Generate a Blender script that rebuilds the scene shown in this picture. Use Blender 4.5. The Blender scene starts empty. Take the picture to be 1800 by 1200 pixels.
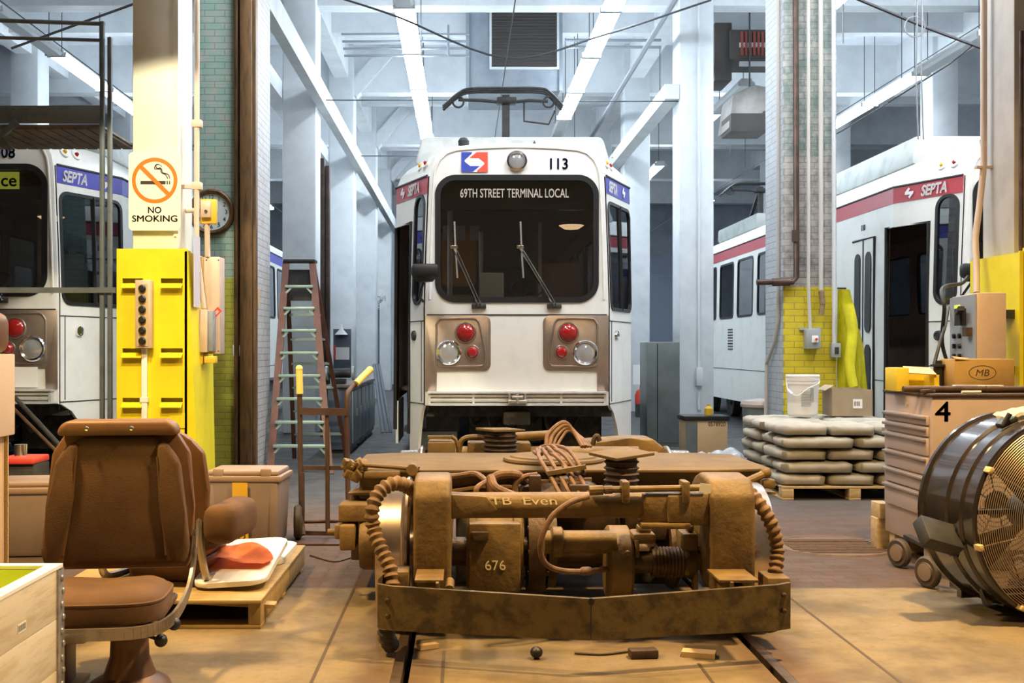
import bpy, bmesh, math, random
from mathutils import Vector, Matrix, noise
random.seed(7)
PI = math.pi
scene = bpy.context.scene
COL = scene.collection
# ---------------------------------------------------------------- camera (eye at x=0, y=0, 1.315 m up, looking along +Y)
F, CX, CY, EYE = 2000.0, 815.0, 612.0, 1.315
cam_data = bpy.data.cameras.new('camera')
cam = bpy.data.objects.new('camera', cam_data); COL.objects.link(cam)
cam_data.sensor_width = 36; cam_data.lens = F/1800*36
cam_data.shift_x = (900-CX)/1800; cam_data.shift_y = (CY-600)/1800
cam_data.clip_end = 200
cam.location = (0, 0, EYE); cam.rotation_euler = (PI/2, 0, 0)
scene.camera = cam
def PX(px, Y): return (px-CX)/F*Y
def PZ(py, Y): return EYE-(py-CY)/F*Y
def P(px, py, Y): return Vector((PX(px, Y), Y, PZ(py, Y)))
# ---------------------------------------------------------------- exposure, world, lamps
vs = scene.view_settings
vs.view_transform = 'Standard'; vs.look = 'None'; vs.gamma = 1; vs.use_curve_mapping = False
vs.exposure = 0.0
world = bpy.data.worlds.new('world'); scene.world = world; world.use_nodes = True
bg = world.node_tree.nodes['Background']
bg.inputs[0].default_value = (0.62, 0.72, 0.9, 1); bg.inputs[1].default_value = 0.25
WARM = (1.0, 0.65, 0.27)
def spot(name, loc, target, power, color, half, blend=.08, size=.12):
    l = bpy.data.lights.new(name, 'SPOT'); l.energy = power; l.color = color
    l.spot_size = 2*half; l.spot_blend = blend; l.shadow_soft_size = size
    o = bpy.data.objects.new(name, l); COL.objects.link(o); o.location = loc
    o.rotation_euler = (Vector(target)-Vector(loc)).to_track_quat('-Z', 'Y').to_euler()
    return o
def bay_lamp(loc, power, size=.34):
    l = bpy.data.lights.new('warm_light', 'AREA'); l.shape = 'DISK'; l.size = size; l.energy = power; l.color = WARM; l.spread = math.radians(135)
    o = bpy.data.objects.new('warm_light', l); COL.objects.link(o); o.location = loc
for (x, y, z, pw) in [(-2.9, 4.4, 5.0, 330), (2.4, 4.3, 5.0, 340), (0.3, 6.6, 5.2, 100)]: bay_lamp((x, y, z), pw)
spot('warm_light', (-2.0, 6.1, 4.75), (-2.4, 10.4, 0), 800, (1.0, .88, .60), math.radians(26), .08, .08)  # extra spot added to brighten the cream column, cone edge as cutoff
TUBE_STRENGTH = 37.0
# ---------------------------------------------------------------- mesh builder
class MB:
    def __init__(s): s.bm = bmesh.new()
    def verts(s, pts): return [s.bm.verts.new(p) for p in pts]
    def face(s, vs_):
        try: return s.bm.faces.new(vs_)
        except ValueError: return None
    def poly(s, pts): s.face(s.verts(pts)); return s
    def _hexa(s, c, bev=0, seg=2):
        v = s.verts(c)
        fs = [s.face([v[i] for i in q]) for q in ((0,3,2,1),(4,5,6,7),(0,1,5,4),(1,2,6,5),(2,3,7,6),(3,0,4,7))]
        if bev > 0:
            es = list({e for f in fs for e in f.edges})
            bmesh.ops.bevel(s.bm, geom=es, offset=bev, segments=seg, profile=.5, affect='EDGES', clamp_overlap=True)
        return s
    def box(s, x0, x1, y0, y1, z0, z1, bev=0, seg=2, M=None):
        c = [Vector(p) for p in ((x0,y0,z0),(x1,y0,z0),(x1,y1,z0),(x0,y1,z0),(x0,y0,z1),(x1,y0,z1),(x1,y1,z1),(x0,y1,z1))]
        if M is not None: c = [M @ p for p in c]
        return s._hexa(c, bev, seg)
    def obox(s, c, size, rot=(0,0,0), bev=0):
        from mathutils import Euler
        M = Matrix.Translation(c) @ Euler(rot).to_matrix().to_4x4()
        x, y, z = (v/2 for v in size)
        return s.box(-x, x, -y, y, -z, z, bev, 2, M)
    def bar(s, p0, p1, w, h=None, up=(0,0,1), bev=0):
        h = h or w; p0 = Vector(p0); p1 = Vector(p1); d = (p1-p0).normalized(); up = Vector(up)
        if abs(d.dot(up)) > .98: up = Vector((0,1,0))
        u = d.cross(up).normalized(); v = u.cross(d)
        q = lambda p: [p-u*w/2-v*h/2, p+u*w/2-v*h/2, p+u*w/2+v*h/2, p-u*w/2+v*h/2]
        return s._hexa(q(p0)+q(p1), bev)
    def tube(s, pts, r, seg=8, cap=True, closed=False):
        pts = [Vector(p) for p in pts]; n = len(pts)
        rs = r if isinstance(r, (list, tuple)) else [r]*n
        rings = []; nrm = None
        for i, p in enumerate(pts):
            if closed: t = (pts[(i+1) % n]-pts[i-1])
            else: t = pts[min(i+1, n-1)]-pts[max(i-1, 0)]
            if t.length < 1e-9: t = Vector((0,0,1))
            t.normalize()
            if nrm is None:
                a = Vector((0,0,1)) if abs(t.z) < .9 else Vector((1,0,0))
                nrm = (a-t*a.dot(t)).normalized()
            else:
                nrm = nrm-t*nrm.dot(t)
                nrm = nrm.normalized() if nrm.length > 1e-6 else t.orthogonal().normalized()
            b = t.cross(nrm)
            rings.append(s.verts([p+(nrm*math.cos(2*PI*k/seg)+b*math.sin(2*PI*k/seg))*rs[i] for k in range(seg)]))
        m = n if closed else n-1
        for i in range(m):
            A, B = rings[i], rings[(i+1) % n]
            for k in range(seg): s.face([A[k], A[(k+1) % seg], B[(k+1) % seg], B[k]])
        if cap and not closed: s.face(rings[0][::-1]); s.face(rings[-1])
        return s
    def cyl(s, p0, p1, r, r2=None, seg=20): return s.tube([p0, p1], [r, r if r2 is None else r2], seg)
    def lathe(s, prof, org=(0,0,0), axis=(0,0,1), seg=32, closed=False):
        org = Vector(org); ax = Vector(axis).normalized()
        a = Vector((0,0,1)) if abs(ax.z) < .9 else Vector((1,0,0))
        u = (a-ax*a.dot(ax)).normalized(); v = ax.cross(u)
        rings = []
        for (r, h) in prof:
            if r < 1e-6: rings.append(s.verts([org+ax*h]))
            else: rings.append(s.verts([org+ax*h+(u*math.cos(2*PI*k/seg)+v*math.sin(2*PI*k/seg))*r for k in range(seg)]))
        m = len(rings) if closed else len(rings)-1
        for i in range(m):
            A, B = rings[i], rings[(i+1) % len(rings)]
            for k in range(seg):
                k2 = (k+1) % seg
                if len(A) == 1 and len(B) == 1: continue
                if len(A) == 1: s.face([A[0], B[k2], B[k]])
                elif len(B) == 1: s.face([A[k], A[k2], B[0]])
                else: s.face([A[k], A[k2], B[k2], B[k]])
        return s
    def prism(s, poly, org, u, v, d, bev=0, seg=2):
        org, u, v, d = (Vector(q) for q in (org, u, v, d))
        a = s.verts([org+u*p[0]+v*p[1] for p in poly]); b = s.verts([org+u*p[0]+v*p[1]+d for p in poly])
        n = len(poly); fs = [s.face(a[::-1]), s.face(b)]
        for i in range(n): fs.append(s.face([a[i], a[(i+1) % n], b[(i+1) % n], b[i]]))
        if bev > 0:
            es = list({e for f in fs if f for e in f.edges})
            bmesh.ops.bevel(s.bm, geom=es, offset=bev, segments=seg, profile=.5, affect='EDGES', clamp_overlap=True)
        return s
    def ringplate(s, outer, inner, d):
        """closed frame between two 3-D outlines of equal count, thickness vector d"""
        d = Vector(d); n = len(outer)
        A = s.verts(outer); B = s.verts(inner)
        A2 = s.verts([Vector(p)+d for p in outer]); B2 = s.verts([Vector(p)+d for p in inner])
        for i in range(n):
            j = (i+1) % n
            s.face([A[i], A[j], B[j], B[i]]); s.face([B2[i], B2[j], A2[j], A2[i]])
            s.face([A[j], A[i], A2[i], A2[j]]); s.face([B[i], B[j], B2[j], B2[i]])
        return s
    def sphere(s, c, r, sc=(1,1,1), seg=16, rings=10):
        c = Vector(c)
        prof = [(math.sin(PI*i/rings), -math.cos(PI*i/rings)) for i in range(rings+1)]
        k0 = len(s.bm.verts); s.lathe(prof, (0,0,0), (0,0,1), seg)
        s.bm.verts.ensure_lookup_table()
        for v in s.bm.verts[k0:]: v.co = Vector((v.co.x*sc[0], v.co.y*sc[1], v.co.z*sc[2]))*r+c
        return s
    def build(s, name, material, parent=None, local=False, smooth=35, loc=None):
        bm = s.bm
        bmesh.ops.recalc_face_normals(bm, faces=bm.faces[:])
        o = bpy.data.objects.new(name, bpy.data.meshes.new(name))
        if parent is not None:
            o.parent = parent
            if not local:
                off = ORG[parent.name]
                for v in bm.verts: v.co -= off
            ORG[o.name] = Vector((0,0,0)) if local else ORG[parent.name].copy()
        else:
            if loc is None:
                xs = [v.co.x for v in bm.verts]; ys = [v.co.y for v in bm.verts]; zs = [v.co.z for v in bm.verts]
                loc = Vector(((min(xs)+max(xs))/2, (min(ys)+max(ys))/2, min(zs)))
            loc = Vector(loc)
            for v in bm.verts: v.co -= loc
            o.location = loc; ORG[o.name] = loc.copy()
        bm.to_mesh(o.data); bm.free()
        o.data.materials.append(material)
        if smooth:
            for p in o.data.polygons: p.use_smooth = True
            o.data.set_sharp_from_angle(angle=math.radians(smooth))
        COL.objects.link(o)
        return o
ORG = {}
def thing(name, label, cat, loc=(0,0,0), rotz=0, group=None):
    o = bpy.data.objects.new(name, None); COL.objects.link(o)
    o.location = loc; o.rotation_euler = (0,0,rotz); o.empty_display_size = .1
    ORG[o.name] = Vector(loc)
    return tag(o, label, cat, group)
def tag(o, label, cat, group=None, kind=None):
    o['label'] = label; o['category'] = cat
    if group: o['group'] = group
    if kind: o['kind'] = kind
    return o
def struct(o): o['kind'] = 'structure'; return o
def kids(o): return [c for c in bpy.data.objects if c.parent == o]
def dup(root, loc, rotz=None, label=None, scale=None):
    r = root.copy(); COL.objects.link(r); r.location = loc; ORG[r.name] = Vector(loc)
    if rotz is not None: r.rotation_euler = (0,0,rotz)
    if label: r['label'] = label
    if scale: r.scale = scale
    for ch in kids(root):
        c = ch.copy(); COL.objects.link(c); c.parent = r
        for g in kids(ch):
            d = g.copy(); COL.objects.link(d); d.parent = c
    return r
# ---------------------------------------------------------------- outline helpers
def rrect(x0, x1, z0, z1, r, n=6):
    out = []
    for (cx, cz, a0) in ((x1-r, z0+r, -90), (x1-r, z1-r, 0), (x0+r, z1-r, 90), (x0+r, z0+r, 180)):
        for i in range(n+1):
            a = math.radians(a0+90*i/n); out.append((cx+r*math.cos(a), cz+r*math.sin(a)))
    return out
def inset_rrect(x0, x1, z0, z1, r, d, n=6): return rrect(x0+d, x1-d, z0+d, z1-d, max(r-d, .005), n)
def catmull(pts, k=8):
    pts = [Vector(p) for p in pts]; out = []
    q = [pts[0]*2-pts[1]]+pts+[pts[-1]*2-pts[-2]]
    for i in range(1, len(q)-2):
        a, b, c, d = q[i-1:i+3]
        for j in range(k):
            t = j/k
            out.append(.5*((2*b)+(c-a)*t+(2*a-5*b+4*c-d)*t*t+(3*b-a-3*c+d)*t**3))
    out.append(pts[-1]); return out
# ---------------------------------------------------------------- materials
def mat(name, c, r=.5, m=0.0, c2=None, ns=6, lo=.45, hi=.65, bump=0, bs=40, emit=None, es=0, spec=None, stretch=None, coat=0, fac=1.0):
    M = bpy.data.materials.new(name); M.use_nodes = True
    nt = M.node_tree; N = nt.nodes; L = nt.links; b = N['Principled BSDF']
    b.inputs['Base Color'].default_value = (*c, 1); b.inputs['Roughness'].default_value = r; b.inputs['Metallic'].default_value = m
    if spec is not None: b.inputs['Specular IOR Level'].default_value = spec
    if coat: b.inputs['Coat Weight'].default_value = coat
    if c2 or bump:
        tc = N.new('ShaderNodeTexCoord'); vec = tc.outputs['Object']
        if stretch:
            mp = N.new('ShaderNodeMapping'); mp.inputs['Scale'].default_value = stretch
            L.new(vec, mp.inputs['Vector']); vec = mp.outputs[0]
    if c2:
        n = N.new('ShaderNodeTexNoise'); n.inputs['Scale'].default_value = ns; n.inputs['Detail'].default_value = 7; n.inputs['Roughness'].default_value = .62
        L.new(vec, n.inputs['Vector'])
        rp = N.new('ShaderNodeMapRange'); rp.inputs[1].default_value = lo; rp.inputs[2].default_value = hi; rp.inputs[4].default_value = fac
        L.new(n.outputs[0], rp.inputs[0])
        mx = N.new('ShaderNodeMix'); mx.data_type = 'RGBA'
        mx.inputs['A'].default_value = (*c, 1); mx.inputs['B'].default_value = (*c2, 1)
        L.new(rp.outputs[0], mx.inputs['Factor']); L.new(mx.outputs['Result'], b.inputs['Base Color'])
    if bump:
        n2 = N.new('ShaderNodeTexNoise'); n2.inputs['Scale'].default_value = bs; n2.inputs['Detail'].default_value = 4
        L.new(vec, n2.inputs['Vector'])
        bp = N.new('ShaderNodeBump'); bp.inputs['Strength'].default_value = bump; bp.inputs['Distance'].default_value = .006
        L.new(n2.outputs[0], bp.inputs['Height']); L.new(bp.outputs[0], b.inputs['Normal'])
    if emit:
        b.inputs['Emission Color'].default_value = (*emit, 1); b.inputs['Emission Strength'].default_value = es
    return M
def brick_mat(name, bands, mortar, c_side=None, side_axis=None):
    """painted brick; bands = [(z_top, colour, colour2)] from the floor up; faces looking along +X/-X may be painted otherwise"""
    M = bpy.data.materials.new(name); M.use_nodes = True
    nt = M.node_tree; N = nt.nodes; L = nt.links; b = N['Principled BSDF']; b.inputs['Roughness'].default_value = .55
    tc = N.new('ShaderNodeTexCoord'); sp = N.new('ShaderNodeSeparateXYZ'); L.new(tc.outputs['Object'], sp.inputs[0])
    ad = N.new('ShaderNodeMath'); L.new(sp.outputs[0], ad.inputs[0]); L.new(sp.outputs[1], ad.inputs[1])
    cb = N.new('ShaderNodeCombineXYZ'); L.new(ad.outputs[0], cb.inputs[0]); L.new(sp.outputs[2], cb.inputs[1])
    bt = N.new('ShaderNodeTexBrick'); L.new(cb.outputs[0], bt.inputs['Vector'])
    bt.inputs['Scale'].default_value = 1; bt.inputs['Brick Width'].default_value = .205; bt.inputs['Row Height'].default_value = .066
    bt.inputs['Mortar Size'].default_value = .005; bt.inputs['Mortar Smooth'].default_value = .3
    nz = N.new('ShaderNodeTexNoise'); nz.inputs['Scale'].default_value = 7; nz.inputs['Detail'].default_value = 8; nz.inputs['Roughness'].default_value = .7
    L.new(tc.outputs['Object'], nz.inputs['Vector'])
    rp = N.new('ShaderNodeMapRange'); rp.inputs[1].default_value = .42; rp.inputs[2].default_value = .66; L.new(nz.outputs[0], rp.inputs[0])
    def mix(f, a, bb):
        mx = N.new('ShaderNodeMix'); mx.data_type = 'RGBA'
        if isinstance(f, float): mx.inputs['Factor'].default_value = f
        else: L.new(f, mx.inputs['Factor'])
        for key, val in (('A', a), ('B', bb)):
            if isinstance(val, tuple): mx.inputs[key].default_value = (*val, 1)
            else: L.new(val, mx.inputs[key])
        return mx.outputs['Result']
    cur = None
    for (zt, c1, c2) in bands[::-1]:
        col = mix(rp.outputs[0], c1, c2)
        if cur is None: cur = col
        else:
            lt = N.new('ShaderNodeMath'); lt.operation = 'LESS_THAN'; lt.inputs[1].default_value = zt; L.new(sp.outputs[2], lt.inputs[0])
            cur = mix(lt.outputs[0], cur, col)
    if c_side:
        g = N.new('ShaderNodeNewGeometry'); s2 = N.new('ShaderNodeSeparateXYZ'); L.new(g.outputs['Normal'], s2.inputs[0])
        ab = N.new('ShaderNodeMath'); ab.operation = 'MULTIPLY'; ab.inputs[1].default_value = side_axis; L.new(s2.outputs[0], ab.inputs[0])
        gt = N.new('ShaderNodeMath'); gt.operation = 'GREATER_THAN'; gt.inputs[1].default_value = .6; L.new(ab.outputs[0], gt.inputs[0])
        cur = mix(gt.outputs[0], cur, mix(rp.outputs[0], *c_side))
    mm = N.new('ShaderNodeMath'); mm.operation = 'MULTIPLY'; mm.inputs[1].default_value = .45; L.new(bt.outputs['Fac'], mm.inputs[0])
    cur = mix(mm.outputs[0], cur, mortar)
    L.new(cur, b.inputs['Base Color'])
    bp = N.new('ShaderNodeBump'); bp.invert = True; bp.inputs['Strength'].default_value = .6; bp.inputs['Distance'].default_value = .008
    L.new(bt.outputs['Fac'], bp.inputs['Height'])
    b2 = N.new('ShaderNodeBump'); b2.inputs['Strength'].default_value = .35; b2.inputs['Distance'].default_value = .01; L.new(nz.outputs[0], b2.inputs['Height'])
    L.new(bp.outputs[0], b2.inputs['Normal']); L.new(b2.outputs[0], b.inputs['Normal'])
    return M
def glass_mat(name, tint, refl=.12, rough=.02):
    M = bpy.data.materials.new(name); M.use_nodes = True
    nt = M.node_tree; N = nt.nodes; L = nt.links; N.remove(N['Principled BSDF']); out = N['Material Output']
    t = N.new('ShaderNodeBsdfTransparent'); t.inputs[0].default_value = (*tint, 1)
    g = N.new('ShaderNodeBsdfGlossy'); g.inputs['Roughness'].default_value = rough; g.inputs[0].default_value = (.9,.95,1,1)
    lw = N.new('ShaderNodeLayerWeight'); lw.inputs[0].default_value = .35
    mr = N.new('ShaderNodeMapRange'); mr.inputs[3].default_value = refl; mr.inputs[4].default_value = .9; L.new(lw.outputs['Fresnel'], mr.inputs[0])
    mx = N.new('ShaderNodeMixShader'); L.new(mr.outputs[0], mx.inputs[0]); L.new(t.outputs[0], mx.inputs[1]); L.new(g.outputs[0], mx.inputs[2])
    L.new(mx.outputs[0], out.inputs[0]); return M

m_tramwhite = mat('tram_white_paint', (.80,.80,.76), .32, 0, (.70,.70,.67), 3, .5, .75)
m_tramroof = mat('tram_roof_paint', (.55,.58,.56), .5, 0, (.42,.45,.44), 4)
m_interior = mat('tram_lining', (.34,.20,.13), .6, 0, (.24,.14,.09), 5)
m_intfloor = mat('tram_floor', (.06,.05,.045), .7)
m_black = mat('black_rubber', (.012,.012,.013), .45)
m_dark = mat('dark_steel', (.035,.036,.04), .5, .3, (.06,.055,.05), 9)
m_under = mat('undercarriage_grime', (.03,.028,.025), .75, 0, (.07,.06,.05), 12)
m_red = mat('red_band', (.42,.05,.07), .35); m_blue = mat('blue_band', (.075,.075,.42), .35)
m_white = mat('white_lettering', (.85,.85,.85), .5); m_navy = mat('navy_lettering', (.03,.08,.28), .5)
m_logored = mat('logo_red', (.72,.10,.06), .4); m_logoblue = mat('logo_blue', (.05,.08,.42), .4)
m_steel = mat('brushed_steel', (.50,.42,.36), .33, .85, (.38,.31,.26), 4, .4, .7)
m_chrome = mat('chrome', (.85,.85,.86), .1, 1)
m_alu = mat('aluminium', (.62,.62,.61), .38, .8, (.5,.5,.49), 8)
m_redlens = mat('red_lens', (.32,.01,.012), .12, 0, coat=1); m_yellens = mat('amber_lens', (.75,.42,.02), .15, 0, coat=1)
m_lamp = mat('headlamp_glass', (.6,.62,.66), .08, .6)
m_glass = glass_mat('windscreen_glass', (.80,.77,.75), .045); m_wglass = glass_mat('side_window_glass', (.48,.52,.56), .13)
m_signblack = mat('sign_board', (.035,.028,.03), .5)
m_bumper = mat('bumper_paint', (.62,.62,.60), .4, .1, (.5,.5,.48), 6)
m_orange = mat('orange_padding', (.62,.26,.05), .6); m_cream = mat('cream_plastic', (.7,.66,.52), .5)
m_console = mat('console_grey', (.5,.55,.52), .5)
m_yelsign = mat('yellow_green_sign', (.72,.85,.10), .4, emit=(.72,.85,.1), es=.35)
# ---------------------------------------------------------------- lettering (built as meshes with Blender's own font)
def text(body, name, material, parent, org, u, v, h, width=None, depth=.003, shear=0, bold=0, local=False, align='LEFT'):
    cu = bpy.data.curves.new('tmp_text', 'FONT'); cu.body = body; cu.size = 1; cu.shear = shear; cu.resolution_u = 3
    o = bpy.data.objects.new('tmp_text', cu); COL.objects.link(o)
    dg = bpy.context.evaluated_depsgraph_get(); me = bpy.data.meshes.new_from_object(o.evaluated_get(dg))
    bpy.data.objects.remove(o); bpy.data.curves.remove(cu)
    xs = [p.co.x for p in me.vertices]; ys = [p.co.y for p in me.vertices]
    x0, x1, y0, y1 = min(xs), max(xs), min(ys), max(ys)
    sy = h/(y1-y0); sx = sy if width is None else width/(x1-x0)
    W = (x1-x0)*sx; ox = {'LEFT': 0, 'CENTER': -W/2, 'RIGHT': -W}[align]
    org, u, v = Vector(org), Vector(u).normalized(), Vector(v).normalized(); n = u.cross(v)
    mb = MB(); fs = []; bb = max(bold, 0)*1.1
    for (dx, dy) in ([(0,0)] if bb == 0 else [(-bb,0),(bb,0),(0,-bb),(0,bb)]):
        vv = mb.verts([org+u*((p.co.x-x0+dx)*sx+ox)+v*((p.co.y-y0+dy)*sy) for p in me.vertices])
        fs += [mb.face([vv[i] for i in p.vertices]) for p in me.polygons]
    fs = [f for f in fs if f]
    ex = bmesh.ops.extrude_face_region(mb.bm, geom=fs)
    for e in ex['geom']:
        if isinstance(e, bmesh.types.BMVert): e.co += n*depth
    bpy.data.meshes.remove(me)
    return mb.build(name, material, parent, local, smooth=0)
# ================================================================ THE HALL
m_conc_white = mat('white_limewashed_concrete', (.66,.69,.71), .65, 0, (.55,.58,.61), 2.2, .42, .7, .15, 30)
m_ceil = mat('ceiling_paint', (.76,.80,.86), .7, 0, (.62,.66,.73), 1.2, .45, .7)
m_wall = mat('wall_paint', (.60,.64,.70), .7, 0, (.46,.50,.56), 1.5)
m_wallshaded = mat('wall_shaded', (.16,.19,.25), .8, 0, (.10,.12,.17), 1.5)  # wall colour darkened to stand for the unlit left side
def floor_mat():
    M = bpy.data.materials.new('shop_floor_concrete'); M.use_nodes = True
    nt = M.node_tree; N = nt.nodes; L = nt.links; b = N['Principled BSDF']
    tc = N.new('ShaderNodeTexCoord'); sp = N.new('ShaderNodeSeparateXYZ'); L.new(tc.outputs['Object'], sp.inputs[0])
    def ns(sc, det=8, rgh=.65):
        n = N.new('ShaderNodeTexNoise'); n.inputs['Scale'].default_value = sc; n.inputs['Detail'].default_value = det; n.inputs['Roughness'].default_value = rgh
        L.new(tc.outputs['Object'], n.inputs['Vector']); return n.outputs[0]
    def rng(s, a, bb, c=0., d=1.):
        r = N.new('ShaderNodeMapRange'); r.interpolation_type = 'SMOOTHSTEP'
        for i, val in ((1,a),(2,bb),(3,c),(4,d)): r.inputs[i].default_value = val
        L.new(s, r.inputs[0]); return r.outputs[0]
    def mix(f, a, bb):
        mx = N.new('ShaderNodeMix'); mx.data_type = 'RGBA'; L.new(f, mx.inputs['Factor'])
        for key, val in (('A', a), ('B', bb)):
            if isinstance(val, tuple): mx.inputs[key].default_value = (*val, 1)
            else: L.new(val, mx.inputs[key])
        return mx.outputs['Result']
    near = mix(rng(ns(1.6), .38, .66), (.225,.175,.10), (.12,.092,.054))
    near = mix(rng(ns(22, 5), .52, .72, 0, .55), near, (.12,.09,.06))
    # brick-red paver zone beyond the slab joint
    bt = N.new('ShaderNodeTexBrick'); bt.inputs['Scale'].default_value = 1; bt.inputs['Brick Width'].default_value = .2; bt.inputs['Row Height'].default_value = .1
    bt.inputs['Mortar Size'].default_value = .006; bt.inputs['Color1'].default_value = (.105,.067,.05,1); bt.inputs['Color2'].default_value = (.085,.057,.044,1); bt.inputs['Mortar'].default_value = (.065,.047,.038,1)
    L.new(tc.outputs['Object'], bt.inputs['Vector'])
    pav = mix(rng(ns(3.), .45, .7), bt.outputs[0], (.085,.062,.05))
    far = mix(rng(ns(2.), .4, .7), (.085,.084,.083), (.05,.05,.052))
    wob = N.new('ShaderNodeMath'); wob.operation = 'MULTIPLY_ADD'; wob.inputs[1].default_value = .10; L.new(ns(4.), wob.inputs[0]); L.new(sp.outputs[1], wob.inputs[2])
    c = mix(rng(wob.outputs[0], 6.27, 6.31), near, pav)
    c = mix(rng(wob.outputs[0], 8.6, 10.5), c, far)
    # oil drips between the rails
    ab = N.new('ShaderNodeMath'); ab.operation = 'SUBTRACT'; ab.inputs[1].default_value = .51; L.new(sp.outputs[0], ab.inputs[0])
    a2 = N.new('ShaderNodeMath'); a2.operation = 'ABSOLUTE'; L.new(ab.outputs[0], a2.inputs[0])
    mul = N.new('ShaderNodeMath'); mul.operation = 'MULTIPLY'; L.new(rng(a2.outputs[0], .55, .8, 1., 0.), mul.inputs[0]); L.new(rng(ns(1.1), .45, .65, 0, .75), mul.inputs[1])
    c = mix(mul.outputs[0], c, (.14,.10,.07))
    # rust-brown strips along both near rails
    sb = N.new('ShaderNodeMath'); sb.operation = 'SUBTRACT'; sb.inputs[1].default_value = .794; L.new(a2.outputs[0], sb.inputs[0])
    ab2 = N.new('ShaderNodeMath'); ab2.operation = 'ABSOLUTE'; L.new(sb.outputs[0], ab2.inputs[0])
    m2 = N.new('ShaderNodeMath'); m2.operation = 'MULTIPLY'; L.new(rng(ab2.outputs[0], .10, .22, 1., 0.), m2.inputs[0]); L.new(rng(ns(3.3), .30, .62, .25, .95), m2.inputs[1])
    c = mix(m2.outputs[0], c, (.12,.075,.045))
    L.new(c, b.inputs['Base Color'])
    L.new(rng(ns(5.), .3, .7, .6, .85), b.inputs['Roughness']); b.inputs['Specular IOR Level'].default_value = .2
    bp = N.new('ShaderNodeBump'); bp.inputs['Strength'].default_value = .25; bp.inputs['Distance'].default_value = .01; L.new(ns(14), bp.inputs['Height']); L.new(bp.outputs[0], b.inputs['Normal'])
    return M
m_floor = floor_mat()
m_rail = mat('rail_steel', (.16,.12,.09), .45, .7, (.09,.06,.045), 10)
XW0, XW1, YW0, YW1, ZC = -14.0, 15.0, -7.0, 47.0, 7.6
GAUGE = [(-5.05,), (.514,), (6.07,)]
# floor in strips with an open flange groove beside each rail
b = MB(); grooves = []
for (c,) in GAUGE:
    grooves += [(c-.794-.012, c-.794+.062), (c+.794-.062, c+.794+.012)]
xs = XW0
for (a, e) in grooves+[(XW1, XW1)]:
    b.box(xs, a, YW0, YW1, -.25, 0); xs = e
b.box(XW0, XW1, YW0, YW1, -.35, -.25)
floor = struct(b.build('floor', m_floor, loc=(0,0,0)))
for i, (c,) in enumerate(GAUGE):
    for j, s in enumerate((-1, 1)):
        x = c+s*.794
        bb = MB(); bb.box(x-.012 if s < 0 else x-.030, x+.030 if s < 0 else x+.012, YW0, YW1, -.25, -.001)
        struct(bb.build('trim_%d' % (i*2+j+1), m_rail))
# slab joint lines (open saw cuts in dark filler)
m_joint = mat('joint_filler', (.07,.05,.035), .9)
for k, (x0, y0, x1, y1) in enumerate([(-.085,3,-.085,4.95), (.98,3,.98,4.75), (-.6,3.2,-.6,6.3), (1.72,3,1.72,6.3)]):
    bb = MB(); bb.bar((x0,y0,.0005),(x1,y1,.0005), .014, .002); struct(bb.build('trim_%d' % (k+11), m_joint))
b = MB(); b.box(XW0, XW1, YW0, YW1, ZC, ZC+.2); struct(b.build('ceiling', m_ceil))
b = MB(); b.box(XW0, XW1, YW1, YW1+.3, 0, ZC); struct(b.build('wall_back', m_wall))
b = MB(); b.box(XW0-.3, XW0, YW0, YW1, 0, ZC); struct(b.build('wall_left', m_wallshaded))
b = MB(); b.box(XW1, XW1+.3, YW0, YW1, 0, ZC); struct(b.build('wall_right', m_wall))
m_wallf = mat('front_wall_paint', (.52,.46,.36), .7)
b = MB(); b.box(XW0, XW1, YW0-.3, YW0, 0, ZC); struct(b.build('wall_front', m_wallf))
# roller shutters in the back wall
m_shut = mat('shutter_slats', (.50,.58,.70), .5, .2)
for k, (x0, x1, z1) in enumerate([(7.2, 10.4, 5.0), (-6.8, -3.4, 4.4)]):
    b = MB()
    z = 0.02
    while z < z1:
        b.box(x0, x1, YW1-.10, YW1-.05, z, z+.085); b.box(x0, x1, YW1-.07, YW1-.04, z+.085, z+.11); z += .11
    struct(b.build('door_%d' % (k+1), m_shut))
# shop windows in the back wall, cool daylight panes
m_pane = mat('daylit_pane', (.3,.4,.55), .2, emit=(.55,.72,1.0), es=.9); m_wframe = mat('window_frame_paint', (.25,.3,.38), .6)
for k, x0 in enumerate((-12.5, 3.0, 11.2)):
    b = MB(); x1 = x0+2.6; z0, z1 = 2.2, 5.0
    for q in range(5): b.box(x0+q*.65-.03, x0+q*.65+.03, YW1-.09, YW1-.03, z0, z1)
    for q in range(5): b.box(x0, x1, YW1-.09, YW1-.03, z0+q*.7-.03, z0+q*.7+.03)
    w = struct(b.build('window_%d' % (k+1), m_wframe))
    g = MB(); g.box(x0, x1, YW1-.03, YW1-.01, z0, z1); g.build('pane', m_pane, w)
# columns of the two rows beside the middle track and the outer rows
def column(x0, x1, y0, y1, z1, name, m=m_conc_white, bev=.03):
    bb = MB(); bb.box(x0, x1, y0, y1, 0, z1, bev); return struct(bb.build(name, m))
n = 20
for Y in (17.5, 23.5, 29.5, 35.5, 41.5):
    column(-2.79, -2.27, Y, Y+.6, ZC, 'trim_%d' % n); n += 1
    column(3.32, 3.85, Y, Y+.6, ZC, 'trim_%d' % n); n += 1
for Y in (15.6, 21.6, 27.6, 33.6):
    column(-8.62, -8.08, Y, Y+.6, ZC, 'trim_%d' % n); n += 1
    column(8.9, 9.4, Y, Y+.6, ZC, 'trim_%d' % n); n += 1
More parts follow.
